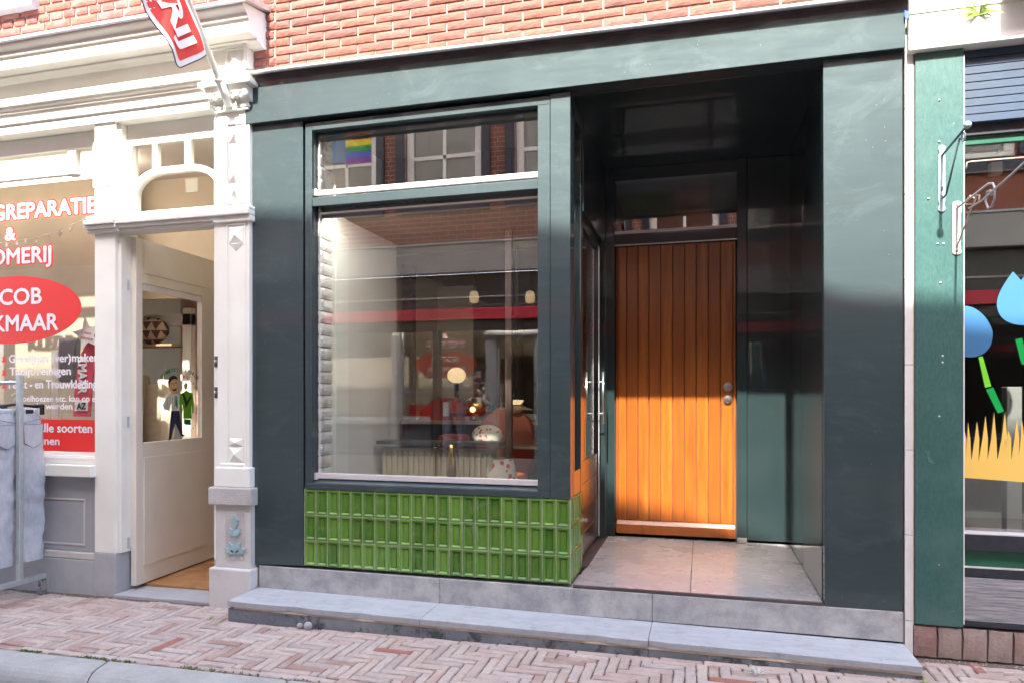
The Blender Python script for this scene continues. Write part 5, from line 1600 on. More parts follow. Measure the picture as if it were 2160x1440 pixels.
# sill mouldings
B('sill_moulding', 'white_paint', lb, LE, WR + 0.002, 0.035, 0.15, qz(150, 963, 0.03), wz0 - 0.02, 0.004)
B('sill_moulding', 'white_paint', lb, LE, WR + 0.002, 0.01, 0.15, qz(150, 978, 0.01), qz(150, 963, 0.03), 0.006)
B('sill', 'white_paint', lb, LE, WR + 0.012, -0.045, 0.15, qz(150, 1005, -0.04), qz(150, 980, -0.04), 0.006)
# stone apron with sunk panel
ap = B('apron_stone', 'grey_hardstone', lb, LE, WR + 0.001, 0.02, 0.16, qz(150, 1160, 0.02), qz(150, 1005, 0.02), 0.002)
mb = MB()
X0, X1 = -5.3, qx(180, 0.02)
zt, zb9 = qz(150, 1050, 0.02), qz(150, 1148, 0.02)
mb2 = MB()
mb.box(X0, X1, 0.014, 0.02, zt - 0.012, zt).box(X0, X1, 0.014, 0.02, zb9, zb9 + 0.012).box(X1 - 0.012, X1, 0.014, 0.02, zb9 + 0.012, zt - 0.012)
mb.build('panel_edge', 'pale_limestone', ap, 0.002)
B('base_chamfer', 'pale_limestone', lb, LE, WR, 0.0, 0.16, qz(150, 1177, 0), qz(150, 1163, 0), 0.004)
B('base_stone', 'grey_hardstone', lb, LE, qx(105, -.01) , -0.006, 0.16, gz(-5) - 0.04, qz(150, 1178, 0), 0.003)
B('base_stone', 'grey_hardstone', lb, qx(105, -.01) + 0.002, WR - 0.002, -0.006, 0.16, gz(-5) - 0.04, qz(150, 1178, 0), 0.003)

# lettering on the window glass
sign = thing('window_lettering', 'white and red lettering with red oval on the left shop window', 'lettering', (-4.6, YW - 0.005, -0.4))
YL = YW - 0.006
def wtext(body, px0, px1, py, cap_px, mat='white_vinyl', bold=0.018, outline=None, ref=None, x0=None):
    X1 = qx(px1, YL)
    X0 = qx(px0, YL) if x0 is None else x0
    rp = ref if ref else px1
    zb_ = qz(rp, py, YL); cap = qz(rp, py - cap_px, YL) - zb_
    text('lettering', body, mat, sign, X0, X1, zb_, cap, YL - 0.0032, 0.0, fat=cap * 0.045)
    if outline:
        text('letter_outline', body, outline, sign, X0, X1, zb_, cap, YL - 0.0016, 0.0, fat=cap * 0.045 + 0.012, nfat=10)
wtext('KLEDINGREPARATIE', 0, 203, 449, 34, outline='red_vinyl', ref=190, x0=-5.40)
wtext('&', 12, 33, 507, 27, outline='red_vinyl', ref=22, bold=0.015)
wtext('STOMERIJ', 0, 108, 553, 34, outline='red_vinyl', ref=90, x0=-5.06)
# oval
ocx = -4.70; ozc = qz(100, 651, YL)
orx = qx(172, YL) - ocx; orz = qz(20, 580, YL) - qz(20, 651, YL)
MB().prism([(ocx + orx * math.cos(2 * math.pi * i / 56), ozc + orz * math.sin(2 * math.pi * i / 56)) for i in range(56)], YL - 0.0004, YL + 0.0004).build('oval', 'red_vinyl', sign)
wtext('JACOB', 0, 88, 641, 34, ref=60, x0=-4.98)
wtext('ALKMAAR', 0, 123, 696, 35, ref=100, x0=-5.06)
wtext('Gordijnen (ver)maken', 20, 208, 763, 17, bold=0.02, ref=100)
wtext('Tapijt reinigen', 21, 150, 790, 17, bold=0.02, ref=90)
wtext('Feest - en Trouwkleding', 20, 205, 818, 18, bold=0.02, ref=110)
wtext('stoelhoezen etc. kan op e', 38, 202, 846, 13, bold=0.015, ref=110)
wtext('gemaakt worden', 33, 153, 862, 13, bold=0.015, ref=100)
for py_ in (757, 785, 812):
    cx_, cz_ = q(9, py_, YL)
    s = 0.021
    MB().prism([(cx_ + a * s, cz_ + b_ * s) for a, b_ in ((-1, 1), (-.5, .6), (-.2, 1), (.2, 1), (.5, .6), (1, 1), (.7, .3), (.5, -.2), (1, -.5), (.9, -1.1), (-.9, -1.1), (-1, -.5), (-.5, -.2), (-.7, .3))], YL - 0.0006, YL + 0.0003).build('crest_bullet', 'red_vinyl', sign)
zr1, zr0 = qz(150, 884, YL), qz(150, 951, YL)
B('red_band', 'red_vinyl', sign, -5.45, WR - 0.012, YL - 0.0004, YL + 0.0004, zr0, zr1, 0)
wtext('alle soorten', 84, 195, 911, 19, bold=0.03, ref=150)
wtext('gordijnen', 40, 126, 937, 17, bold=0.03, ref=110)

# window display
B('room_floor', 'dark_floor', lb, LE, -2.72, 0.16, 4.0, -1.34, -1.30, 0)
B('room_back', 'cream_wall', lb, LE, -2.72, 3.2, 3.3, -1.3, 2.0, 0)
B('room_side', 'cream_wall', lb, -2.76, -2.72, 0.1, 3.2, -1.3, 2.0, 0)
B('room_ceiling', 'white_wall', lb, LE, -2.72, 0.12, 3.2, 1.78, 1.86, 0)
B('room_side', 'cream_wall', lb, LE, LE + 0.05, 0.1, 3.2, -1.3, 2.0, 0)
B('display_shelf', 'white_wall', lb, LE, -3.92, 0.16, 0.75, -0.50, -0.46, 0.003)
# brick-papered partition behind the display
bp_ = B('display_backing', 'tan_wall', lb, -7.5, -4.42, 0.84, 0.88, -1.3, 1.78, 0)
tag(B('ceiling_or_fill_light', 'lit_tube_and_fill', None, -6.6, -4.1, 0.45, 0.58, 1.66, 1.70, 0), 'long lit ceiling light strip in the left shop', 'ceiling light')
tag(B('ceiling_or_fill_light', 'lit_tube_and_fill', None, -4.3, -2.9, 0.13, 0.19, 1.74, 1.77, 0), 'added unseen fill strip above the open doorway', 'ceiling light')  # added fill light hidden behind the architrave, brightens the lobby
# pink wall, white inner frame, shelf and cushion behind the door glass
B('inner_partition', 'pink_wall', lb, -4.35, -3.80, 1.35, 1.40, -1.3, 1.1, 0)
ifr = thing('inner_door', 'white inner door with brown panel seen through the glass of the open door', 'door', (-4.3, 1.30, -1.3))
cxf = -4.2
c1 = at(390, 700, 1.3)
B('frame', 'white_paint', ifr, qx(388, 1.3), qx(402, 1.3) + 0.02, 1.28, 1.34, -1.3, 0.75, 0.004)
B('frame', 'white_paint', ifr, qx(250, 1.3), qx(402, 1.3) + 0.02, 1.28, 1.34, 0.60, 0.70, 0.004)
cu = at(318, 698, 1.25)
tag(MB().ball(cu, 0.15, 1.25, 0.35, 0.78, 18, 12).build('cushion', 'triangle_print', None, loc=cu, smooth=True), 'cushion with dark and light triangle print on shelf behind door glass', 'cushion')
tag(B('wall_shelf', 'oak', None, cu.x - 0.4, cu.x + 0.3, 1.15, 1.34, cu.z - 0.14, cu.z - 0.12, 0.002), 'thin wooden shelf carrying the triangle print cushion', 'shelf')
def garment(px, py, Y, w0, h0, mat, label, rail_z):
    p = at(px, py, Y)
    g_ = thing('hanging_garment', label, 'garment', (p.x, Y, p.z), 'clothes hanging inside the left shop')
    mb = MB()
    n, m_ = 12, 10
    for j in range(m_ + 1):
        tz_ = j / m_
        wdt = w0 * (0.55 + 0.45 * min(1, tz_ * 3)) * (1 + 0.1 * tz_)
        for i in range(n):
            th = 2 * math.pi * i / n
            ww = 1 + 0.18 * math.sin(th * 5 + 3 * tz_ + p.x * 9) * tz_
            mb.v.append((p.x + wdt / 2 * math.cos(th) * ww, Y + 0.05 * math.sin(th) * ww, p.z - h0 * tz_))
    for j in range(m_):
        for i in range(n):
            mb.f.append((j * n + i, j * n + (i + 1) % n, (j + 1) * n + (i + 1) % n, (j + 1) * n + i))
    mb.f.append(tuple(range(n)))
    mb.build('cloth', mat, g_, smooth=True)
    MB().tube([(p.x, Y, p.z), (p.x, Y, p.z + 0.06), (p.x + 0.02, Y, p.z + 0.08), (p.x + 0.015, Y, p.z + 0.10)], 0.003, 6).build('hanger_hook', 'galvanised_steel', g_)
garment(303, 790, 1.2, 0.13, 0.3, 'cream_radiator', 'pale yellow garment hanging behind the open door glass', 0)
garment(325, 810, 1.2, 0.2, 0.62, 'tan_mortar', 'tan coat hanging behind the open door glass', 0)
garment(345, 800, 1.22, 0.18, 0.6, 'pink_red_cloth' if False else 'cream_wall', 'beige coat hanging left of the decal man behind glass', 0)
garment(441, 800, 1.9, 0.3, 1.2, 'dark_cloth', 'black clothes seen through the gap beside the open door', 0)
# football scarf, jacket, paper star
def ribbon(pts, wv, mat, name, par, th=0.008):
    mb = MB()
    wv = Vector(wv)
    pts = [Vector(p) for p in pts]
    for p in pts:
        mb.v += [tuple(p - wv / 2), tuple(p + wv / 2), tuple(p + wv / 2 + Vector((0, th, 0))), tuple(p - wv / 2 + Vector((0, th, 0)))]
    for i in range(len(pts) - 1):
        for k in range(4): mb.f.append((i * 4 + k, i * 4 + (k + 1) % 4, (i + 1) * 4 + (k + 1) % 4, (i + 1) * 4 + k))
    mb.f += [(0, 1, 2, 3), tuple(len(mb.v) - 4 + k for k in range(4))]
    return mb.build(name, mat, par, smooth=False)
YC = 0.2
sp = at(172, 885, YC)
scarf = thing('football_scarf', 'pink red football scarf with white letters hanging in the left window', 'scarf', (sp.x, YC, sp.z))
pp = [at(a, b_, YC) for a, b_ in ((172, 878), (174, 840), (177, 800), (182, 770), (192, 740), (206, 715), (222, 700))]
ribbon(pp, (0.15, 0, 0), 'pink_red_cloth', 'scarf_cloth', scarf)
text('lettering', 'AZ', 'ink', scarf, at(162, 850, YC - .004).x, at(182, 850, YC - .004).x, at(172, 862, YC - .004).z, 0.045, YC - 0.006, 0.03)
B('badge', 'white_cloth', scarf, at(158, 850, YC).x, at(186, 850, YC).x, YC - 0.004, YC - 0.001, at(172, 866, YC).z, at(172, 843, YC).z, 0.008)
def Mv(a, b_):  # letters running down the scarf
    o = at(165, 752, YC - 0.006)
    return Vector((o.x + b_ + 0.0, YC - 0.006, o.z - a))
text('lettering', 'ALKMAAR'[2:], 'white_cloth', scarf, 0.0, 0.26, 0, 0.075, 0, 0.04, M=Mv)
jk = at(140, 735, 0.42)
tag(MB().box(jk.x - 0.09, jk.x + 0.09, 0.42, 0.47, jk.z - 0.25, jk.z + 0.08).build('jacket', 'rubber', None, 0.03, loc=(jk.x, 0.42, jk.z)), 'dark grey jacket hanging between window lettering and scarf', 'jacket')
tag(B('white_board', 'white_paint', None, at(108, 0, .5).x, at(122, 0, .5).x, 0.5, 0.52, -0.46, 0.35, 0.002), 'bright white narrow board standing behind the window lettering', 'board')
st = thing('paper_star', 'white paper star reading 1 uurs service beside the window post', 'sign', (at(184, 700, YC - .05).x, YC - 0.05, at(184, 735, YC).z))
sc_c = at(184, 705, YC - 0.05)
pts = []
for i in range(10):
    th = R(100 + 36 * i); r_ = 0.125 if i % 2 == 0 else 0.055
    pts.append((sc_c.x + r_ * math.cos(th), sc_c.z + r_ * math.sin(th)))
MB().prism(pts, YC - 0.052, YC - 0.050).build('star_card', 'white_cloth', st)
text('lettering', '1 uurs', 'red_vinyl', st, sc_c.x - 0.045, sc_c.x + 0.04, sc_c.z + 0.008, 0.022, YC - 0.0535, 0.01, rot=R(-10))
text('lettering', 'service', 'red_vinyl', st, sc_c.x - 0.055, sc_c.x + 0.05, sc_c.z - 0.028, 0.022, YC - 0.0535, 0.01, rot=R(-10))
# star garland
gl = thing('star_garland', 'string of small silver stars hanging across the left window', 'garland', (at(100, 500, 0.2).x, 0.2, at(100, 505, .2).z))
gp = [at(a, b_, 0.2) for a, b_ in ((-120, 500), (-60, 512), (0, 512), (40, 507), (80, 500), (120, 488), (160, 470), (200, 452))]
MB().tube(gp, 0.0015, 5).build('string', 'white_cloth', gl)
for a, b_, rr_ in ((14, 517, 0), (36, 514, 0.6), (54, 510, 1.0), (77, 508, .3), (103, 502, .8), (127, 493, 0.2), (149, 483, .5), (176, 478, 0)):
    c_ = at(a, b_, 0.195)
    pts = []
    for i in range(10):
        th = R(90 + 36 * i + rr_ * 30); r_ = 0.022 if i % 2 == 0 else 0.009
        pts.append((c_.x + r_ * math.cos(th) * (1 - 0.4 * rr_), c_.z + r_ * math.sin(th)))
    MB().prism(pts, 0.193, 0.196).build('star', 'silver_star', gl)

# flagpole and flag
fb = Vector((-2.785, -0.06, qz(487, 225, -0.06)))
pd = Vector((0, -0.62, 0.785)).normalized()
pole = thing('flagpole', 'white flagpole leaning out from the white pilaster capital', 'flagpole', fb)
MB().prism(pxpoly([(474, 203), (501, 200), (500, 232), (473, 234)], -0.054), -0.062, -0.048).build('base_plate', 'white_paint', pole, 0.002)
MB().tube([fb + pd * 0.0, fb + pd * 0.16], 0.026, 16).build('socket', 'white_paint', pole, smooth=True)
MB().tube([fb + pd * 0.15, fb + pd * 0.165], 0.032, 16).build('ferrule', 'white_paint', pole, smooth=True)
MB().tube([fb + pd * 0.1, fb + pd * 1.9], 0.0185, 16).build('shaft', 'white_paint', pole, smooth=True)
wv = Vector((0, -0.785, -0.62)).normalized()
s0 = 0.30; FW = 0.33; FLn = 1.25
flag = thing('shop_flag', 'red banner flag with white border and letters hanging from the white flagpole', 'flag', tuple(fb + pd * s0))
def Fp(s_, w_, off=0.0):
    """s along the pole from the lower end, w away from the pole"""
    bx = 0.02 * math.sin(s_ * 7 + w_ * 5) + 0.035 * w_ * math.sin(s_ * 3 + 1) + 0.012 * math.sin(s_ * 21 + w_ * 16) * min(1, w_ * 5) + 0.02 * noise.noise((s_ * 5, w_ * 6, 3))
    p_ = fb + pd * (s0 + s_) + wv * (0.03 + w_) + Vector((bx + off, 0, 0))
    return p_
def flag_sheet(s_a, s_b, w_a, w_b, off, mat, name, th=0.001):
    mb = MB(); ns, nw = 36, 12
    R_ = 0.05 if name == 'flag_border' else 0.03
    for j in range(nw + 1):
        for i in range(ns + 1):
            s_ = s_a + (s_b - s_a) * i / ns; w_ = w_a + (w_b - w_a) * j / nw
            # rounded outer lower corner
            if s_ - s_a < R_ and w_b - w_ < R_:
                a_ = R_ - (s_ - s_a); b2 = R_ - (w_b - w_)
                d_ = math.hypot(a_, b2)
                if d_ > R_:
                    f_ = R_ / d_; s_ = s_a + R_ - a_ * f_; w_ = w_b - R_ + b2 * f_
            mb.v.append(tuple(Fp(s_, w_, off)))
    for j in range(nw):
        for i in range(ns):
            a = j * (ns + 1) + i
            mb.f.append((a, a + 1, a + ns + 2, a + ns + 1))
    return mb.build(name, mat, flag, smooth=True)
flag_sheet(0, FLn, 0, FW, 0, 'white_cloth', 'flag_border')
flag_sheet(0.03, FLn - 0.03, 0.02, FW - 0.035, 0.0015, 'red_cloth', 'flag_cloth')
flag_sheet(0.03, FLn - 0.03, 0.02, FW - 0.035, -0.0015, 'red_cloth', 'flag_cloth')
hem = []
for i in range(26): hem.append(Fp(FLn - (FLn - 0.05) * i / 25, FW))
for i in range(7):
    a_ = math.pi / 2 * i / 6
    hem.append(Fp(0.05 - 0.05 * math.sin(a_), FW - 0.05 + 0.05 * math.cos(a_)))
for i in range(9): hem.append(Fp(0, (FW - 0.05) * (1 - i / 8)))
MB().tube(hem, 0.0035, 6).build('hem', 'slate_blue_shutter', flag, smooth=True)
def Mflag(a, b_):
    return Fp(1.08 - a, 0.225 - b_, 0.007)
text('lettering', 'STOMERIJ', 'white_cloth', flag, 0.0, 1.0, 0, 0.14, 0, 0.035, M=Mflag)
MB().ball(fb + pd * (s0 + 0.05) + wv * 0.025, 0.012).build('clip', 'rusty_iron', flag)

# ------------------------------------------------------------------ clothes rack with jeans
rk_x = -4.20
rack = thing('clothes_rack', 'grey steel rolling clothes rack at the left shop window', 'clothes rack', (rk_x, -0.3, gz(rk_x)))
bz_ = -1.185
yw1 = -0.075
B('base_bar', 'galvanised_steel', rack, rk_x - 0.016, rk_x + 0.016, -0.85, yw1, bz_ - 0.016, bz_ + 0.016, 0.003)
B('base_bar', 'galvanised_steel', rack, rk_x - 1.5 - 0.016, rk_x - 1.5 + 0.016, -0.85, yw1, bz_ - 0.016, bz_ + 0.016, 0.003)
yp_ = dY(33, rk_x)
ptop = (835 - 800) / F * (-rk_x * sn + (yp_ - CAMY) * cs)
yp_ = -0.25
for xx in (rk_x, rk_x - 1.5):
    B('upright', 'galvanised_steel', rack, xx - 0.015, xx + 0.015, yp_ - 0.015, yp_ + 0.015, bz_ + 0.016, ptop + 0.03, 0.003)
MB().tube([(rk_x, yp_, ptop - 0.02), (rk_x - 1.5, yp_, ptop - 0.02)], 0.012, 12).build('hanging_rail', 'galvanised_steel', rack, smooth=True)
for xx in (rk_x, rk_x - 1.5):
    for yy in (yw1 - 0.02, -0.82):
        g_ = gz(xx)
        MB().lathe([(0.028, -0.011), (0.031, -0.006), (0.031, 0.006), (0.028, 0.011)], (xx, yy, g_ + 0.031), 'X', 18).build('caster_wheel', 'rubber', rack, smooth=False)
        MB().box(xx - 0.017, xx - 0.013, yy - 0.016, yy + 0.02, g_ + 0.028, bz_ - 0.02).box(xx + 0.013, xx + 0.017, yy - 0.016, yy + 0.02, g_ + 0.028, bz_ - 0.02).box(xx - 0.017, xx + 0.017, yy - 0.016, yy + 0.02, bz_ - 0.03, bz_ - 0.018).build('caster_fork', 'brushed_steel', rack, 0.001)
def jeans(X, Yc, ztop_, H, wid, mat, label, detail=False, sway=0.0, seed=0):
    """hangs in a plane across the rail, seat towards +X"""
    root = thing('jeans', label, 'jeans', (X, Yc, ztop_ - H), 'jeans hanging on the clothes rack')
    rr = random.Random(seed)
    crotch = ztop_ - H * 0.29
    for leg_s in (-1, 1):
        mb = MB(); n = 20; m_ = 46
        for j in range(m_ + 1):
            t_ = j / m_
            z_ = ztop_ - H * t_
            if t_ < 0.29:
                u_ = t_ / 0.29
                out = wid / 2 * (0.80 + 0.2 * math.sin(u_ * math.pi / 2)); inn = -0.012
            else:
                u_ = (t_ - 0.29) / 0.71
                out = wid / 2 * (1.0 - 0.10 * u_); inn = 0.0 + 0.012 + wid * 0.045 * u_
            cy = Yc + leg_s * (out + inn) / 2 + sway * t_
            hw = (out - inn) / 2
            dep = 0.035 + 0.012 * math.sin(t_ * 5)
            for i in range(n):
                th = 2 * math.pi * i / n
                wr = 0.009 * noise.noise((math.cos(th) * 1.5 + seed, t_ * 15, leg_s * 3 + math.sin(th))) + 0.004 * noise.noise((math.cos(th) * 3, t_ * 40, seed + leg_s))
                wr2 = 0.012 * noise.noise((leg_s * 5 + seed, t_ * 5, 2)) + 0.005 * noise.noise((math.cos(th) * 2 + leg_s, t_ * 22 + math.cos(th) * 3, seed)) * (1.6 if 0.2 < t_ < 0.34 or 0.55 < t_ < 0.7 else 0.7)
                sg = lambda v, p_: math.copysign(abs(v) ** p_, v)
                mb.v.append((X + dep * sg(math.sin(th), 0.7) + wr * 1.6 + wr2, cy + hw * sg(math.cos(th), 0.75) + wr2 * 0.15, z_))
        for j in range(m_):
            for i in range(n): mb.f.append((j * n + i, j * n + (i + 1) % n, (j + 1) * n + (i + 1) % n, (j + 1) * n + i))
        mb.f.append(tuple(range(n)))
        mb.build('trouser_leg', mat, root, smooth=True)
    B('waistband', mat, root, X - 0.03, X + 0.038, Yc - wid * 0.40, Yc + wid * 0.40, ztop_ - 0.035, ztop_ + 0.004, 0.012)
    if detail:
        for s in (-1, 1):
            c_ = Yc + s * wid * 0.235; zt_ = ztop_ - 0.10
            pts = [(c_ - 0.07, zt_), (c_ + 0.07, zt_), (c_ + 0.062, zt_ - 0.12), (c_, zt_ - 0.155), (c_ - 0.062, zt_ - 0.12)]
            mb = MB(); mb.prism(pts, X + 0.047, X + 0.052, 'X'); mb.build('back_pocket', mat, root, 0.003)
            mb = MB()
            pts3 = [(X + 0.0525, a, b_) for a, b_ in pts] + [(X + 0.0525, *pts[0])]
            mb.tube(pts3, 0.0015, 5)
            mb.build('stitching', 'denim_stitching', root)
        mb = MB()
        mb.tube([(X + 0.046, Yc - wid * 0.43, ztop_ - 0.062), (X + 0.05, Yc, ztop_ - 0.095), (X + 0.046, Yc + wid * 0.43, ztop_ - 0.062)], 0.0018, 5)
        mb.tube([(X + 0.046, Yc, ztop_ - 0.03), (X + 0.044, Yc, ztop_ - H * 0.28)], 0.0022, 5)
        mb.build('seam', 'denim_stitching', root)
        B('brand_patch', 'ink', root, X + 0.039, X + 0.042, Yc + wid * 0.12, Yc + wid * 0.30, ztop_ - 0.03, ztop_ - 0.004, 0.001)
        for yy in (-0.36, -0.12, 0.0, 0.36):
            B('belt_loop', mat, root, X + 0.038, X + 0.044, Yc + wid * yy - 0.005, Yc + wid * yy + 0.005, ztop_ - 0.045, ztop_ + 0.006, 0.001)
    # hanger
    h = thing('hanger', 'black plastic clip hanger holding ' + label.split(' ')[0] + ' ' + label.split(' ')[1] + ' jeans', 'hanger', (X, Yc, ztop_), 'black hangers on the clothes rack')
    MB().tube([(X, Yc - wid * 0.44, ztop_ + 0.012), (X, Yc, ztop_ + 0.03), (X, Yc + wid * 0.44, ztop_ + 0.012)], 0.009, 8).build('hanger_bar', 'black_plastic', h, smooth=True)
    for s in (-1, 1):
        B('clip', 'black_plastic', h, X - 0.018, X + 0.050, Yc + s * wid * 0.42 - 0.015, Yc + s * wid * 0.42 + 0.015, ztop_ - 0.04, ztop_ + 0.03, 0.006)
    MB().tube([(X, Yc, ztop_ + 0.03), (X, Yc, ztop_ + 0.06), (X, Yc + 0.02, ztop_ + 0.085), (X, Yc + 0.005, ztop_ + 0.105), (X, Yc - 0.018, ztop_ + 0.085)], 0.003, 6).build('hook', 'galvanised_steel', h)
jt = (835 - 862) / F * (-(rk_x - .06) * sn + (-0.2 - CAMY) * cs)
jeans(rk_x - 0.075, -0.225, jt, 1.0, 0.38, 'washed_denim', 'washed grey pair of jeans with back pockets, nearest the rack post', True, 0.03, 1)
jeans(rk_x - 0.30, -0.30, jt - 0.0, 1.02, 0.38, 'light_denim', 'pale off-white pair of jeans hanging behind the grey jeans', False, -0.05, 4)
jeans(rk_x - 0.42, -0.24, jt, 0.96, 0.38, 'blue_denim', 'mid blue pair of jeans hanging behind the pale jeans', False, 0.0, 8)
jeans(rk_x - 0.56, -0.24, jt, 0.95, 0.38, 'dark_cloth', 'navy black pair of jeans deepest along the rail', False, 0.0, 11)

# ------------------------------------------------------------------ small things on the ground
for (px_, py_, r_, lab) in ((634, 1321, 0.018, 'smaller grey pebble lying against the step riser'), (651, 1322, 0.024, 'larger rounded grey pebble lying against the step riser')):
    X = qx(px_, -0.31)
    mb = MB().ball((X, -0.315, gz(X) + r_ * 0.8), r_, 1.0, 0.8, 0.95, 12, 8)
    mb.v = [tuple(Vector(v) + Vector((1, 1, 1)) * 0.12 * r_ * noise.noise(Vector(v) * 60)) for v in mb.v]
    tag(mb.build('pebble', 'pebble', None, loc=(X, -0.315, gz(X)), smooth=True), lab, 'pebble', 'two pebbles by the step')
def tuft(px_, py_, Y, n, h, mat, label, name='weed', spread=1.0):
    X = qx(px_, Y)
    z_ = gz(X)
    root = thing(name, label, 'weed', (X, Y, z_))
    for k in range(n):
        th = random.uniform(0, 2 * math.pi); L_ = h * random.uniform(0.6, 1.2)
        d = Vector((math.cos(th) * spread, math.sin(th) * spread, random.uniform(0.3, 1.0))).normalized()
        s_ = Vector((-math.sin(th), math.cos(th), 0)) * 0.0035
        p0 = Vector((X, Y, z_)) + Vector((math.cos(th), math.sin(th), 0)) * 0.004
        m1 = p0 + d * L_ * 0.6; m2 = p0 + d * L_ + Vector((math.cos(th), math.sin(th), -0.4)) * L_ * 0.2
        MB().add([p0 - s_ * 0.4, p0 + s_ * 0.4, m1 + s_, m1 - s_, m2], [(0, 1, 2, 3), (3, 2, 4)]).build('leaf', mat, root)
tuft(1598, 1424, -0.40, 16, 0.045, 'pale_leaf', 'pale whitish weed rosette between the pavers before the step', spread=1.0)
tuft(1953, 1432, -0.33, 10, 0.022, 'leaf', 'tiny green weed at the right corner of the step')
tuft(445, 1300, -0.28, 9, 0.02, 'leaf', 'tiny green weed left of the step, the one nearest the shopfront')
tuft(462, 1313, -0.36, 8, 0.02, 'leaf', 'tiny green weed left of the step, the one nearest the kerb')
X = qx(2120, -0.12)
tag(MB().tube([(X - 0.02, -0.16, gz(X) + 0.008), (X + 0.02, -0.15, gz(X) + 0.008)], 0.0045, 8).build('cigarette_butt', 'tan_mortar', None), 'flattened cigarette butt on the pavement at right', 'cigarette butt')
# litter of sand and petals
mb = MB()
for i in range(1500):
    X = random.uniform(-4.6, 1.6); Y = random.uniform(-0.93, -0.07)
    if i > 220:
        Y = (-0.30 if -2.63 < X < 0.95 else (-0.03 if X > 0.95 else -0.015)) - abs(random.gauss(0, 0.022)) - 0.006
    if -2.63 < X < 0.95 and Y > -0.29: continue
    s = random.uniform(0.0015, 0.0045)
    a = random.uniform(0, 6.28)
    z_ = gz(X) + 0.002
    mb.add([(X + s * math.cos(a), Y + s * math.sin(a), z_), (X + s * math.cos(a + 2), Y + s * math.sin(a + 2), z_ + 0.001), (X + s * math.cos(a + 4), Y + s * math.sin(a + 4), z_), (X, Y, z_ + s * 0.6)], [(0, 1, 3), (1, 2, 3), (2, 0, 3)])
mb.build('grit', 'tan_mortar', None, kind='stuff')['label'] = 'pale grit and crumbs scattered over the brick pavement'

# ------------------------------------------------------------------ the opposite side of the street
OY = -4.2
ob = thing('opposite_building', 'dark brick building across the street with white sash windows and red awning band', 'building', (-2.0, OY - 0.3, -1.25))
k_ = math.tan(R(SUN_EL)) * (-OY)
def roofz(X):
    pts = [(-12, 1.2), (-2.6, 1.15), (-0.8, 0.95), (0.2, 0.72), (0.76, 0.50), (1.5, 0.42), (12, 0.4)]
    for (a, za_), (b_, zb3) in zip(pts, pts[1:]):
        if X <= b_: return k_ + za_ + (zb3 - za_) * (X - a) / (b_ - a)
xs = [-12, -2.6, -0.8, 0.2, 0.76, 1.5, 12]
# upper wall with window openings: bands
wins = [(-6.1, -5.1), (-4.85, -3.97), (-3.57, -2.58), (-2.15, -1.15), (-0.75, 0.25), (0.65, 1.65), (2.05, 3.05)]
WZ0, WZ1 = 2.42, 4.15
wy0, wy1 = OY - 0.3, OY
prev = -12
for a, b_ in wins + [(12, 12)]:
    B('wall', 'dark_brick', ob, prev, a, wy0, wy1, WZ0, WZ1, 0); prev = b_
B('wall', 'dark_brick', ob, -12, 12, wy0, wy1, 1.85, WZ0, 0)
top = MB()
for a, b_ in zip(xs, xs[1:]):
    top.add([(a, wy0, WZ1), (b_, wy0, WZ1), (b_, wy1, WZ1), (a, wy1, WZ1), (a, wy0, roofz(a)), (b_, wy0, roofz(b_)), (b_, wy1, roofz(b_)), (a, wy1, roofz(a))],
            [(3, 2, 1, 0), (4, 5, 6, 7), (0, 1, 5, 4), (2, 3, 7, 6), (3, 0, 4, 7), (1, 2, 6, 5)])
top.build('wall', 'dark_brick', ob)
rf = MB()
for a, b_ in zip(xs, xs[1:]):
    rf.add([(a, wy1 - 0.02, roofz(a)), (b_, wy1 - 0.02, roofz(b_)), (b_, wy1 - 4, roofz(b_) + 1.2), (a, wy1 - 4, roofz(a) + 1.2), (a, wy1 - 8, roofz(a) - 3), (b_, wy1 - 8, roofz(b_) - 3)], [(0, 1, 2, 3), (3, 2, 5, 4)])
rf.build('roof', 'roof_tile', ob)
# brick courses seen in the reflections, in the band around the first floor
mb = MB()
z = 1.86; row = 0
while z < 4.15:
    x = -5.2 + (0.11 if row % 2 else 0)
    while x < 2.2:
        inside = WZ0 - 0.02 < z
        if not inside:
            mb.add([(x, OY, z), (x + 0.21, OY, z), (x + 0.21, OY, z + 0.048), (x, OY, z + 0.048), (x, OY + 0.01, z), (x + 0.21, OY + 0.01, z), (x + 0.21, OY + 0.01, z + 0.048), (x, OY + 0.01, z + 0.048)], [(4, 5, 6, 7), (0, 1, 5, 4), (1, 2, 6, 5), (2, 3, 7, 6), (3, 0, 4, 7)])
        x += 0.22
    z += 0.058; row += 1
for a, b_ in zip([-5.1, -3.97, -2.58, -1.15, 0.25], [-4.85, -3.57, -2.15, -0.75, 0.65]):
    a += 0.12; b_ -= 0.12
    if b_ - a < 0.05: continue
    z = WZ0; row = 0
    while z < WZ1:
        cuts = [a] + ([a + (b_ - a) * 0.5] if row % 2 else [a + (b_ - a) * 0.33]) + [b_]
        for c0_, c1_ in zip(cuts, cuts[1:]):
            mb.box(c0_, c1_ - 0.01, OY, OY + 0.01, z, z + 0.048)
        z += 0.058; row += 1
mb.build('bricks', 'dark_brick', ob, kind='stuff')
simple_m = B('pointing', 'white_mortar', ob, -5.3, 2.5, OY - 0.001, OY + 0.0025, 1.855, WZ0, 0)
for a, b_ in zip([-5.1, -3.97, -2.58, -1.15, 0.25], [-4.85, -3.57, -2.15, -0.75, 0.65]):
    B('pointing', 'white_mortar', ob, a, b_, OY - 0.001, OY + 0.0025, WZ0, WZ1, 0)
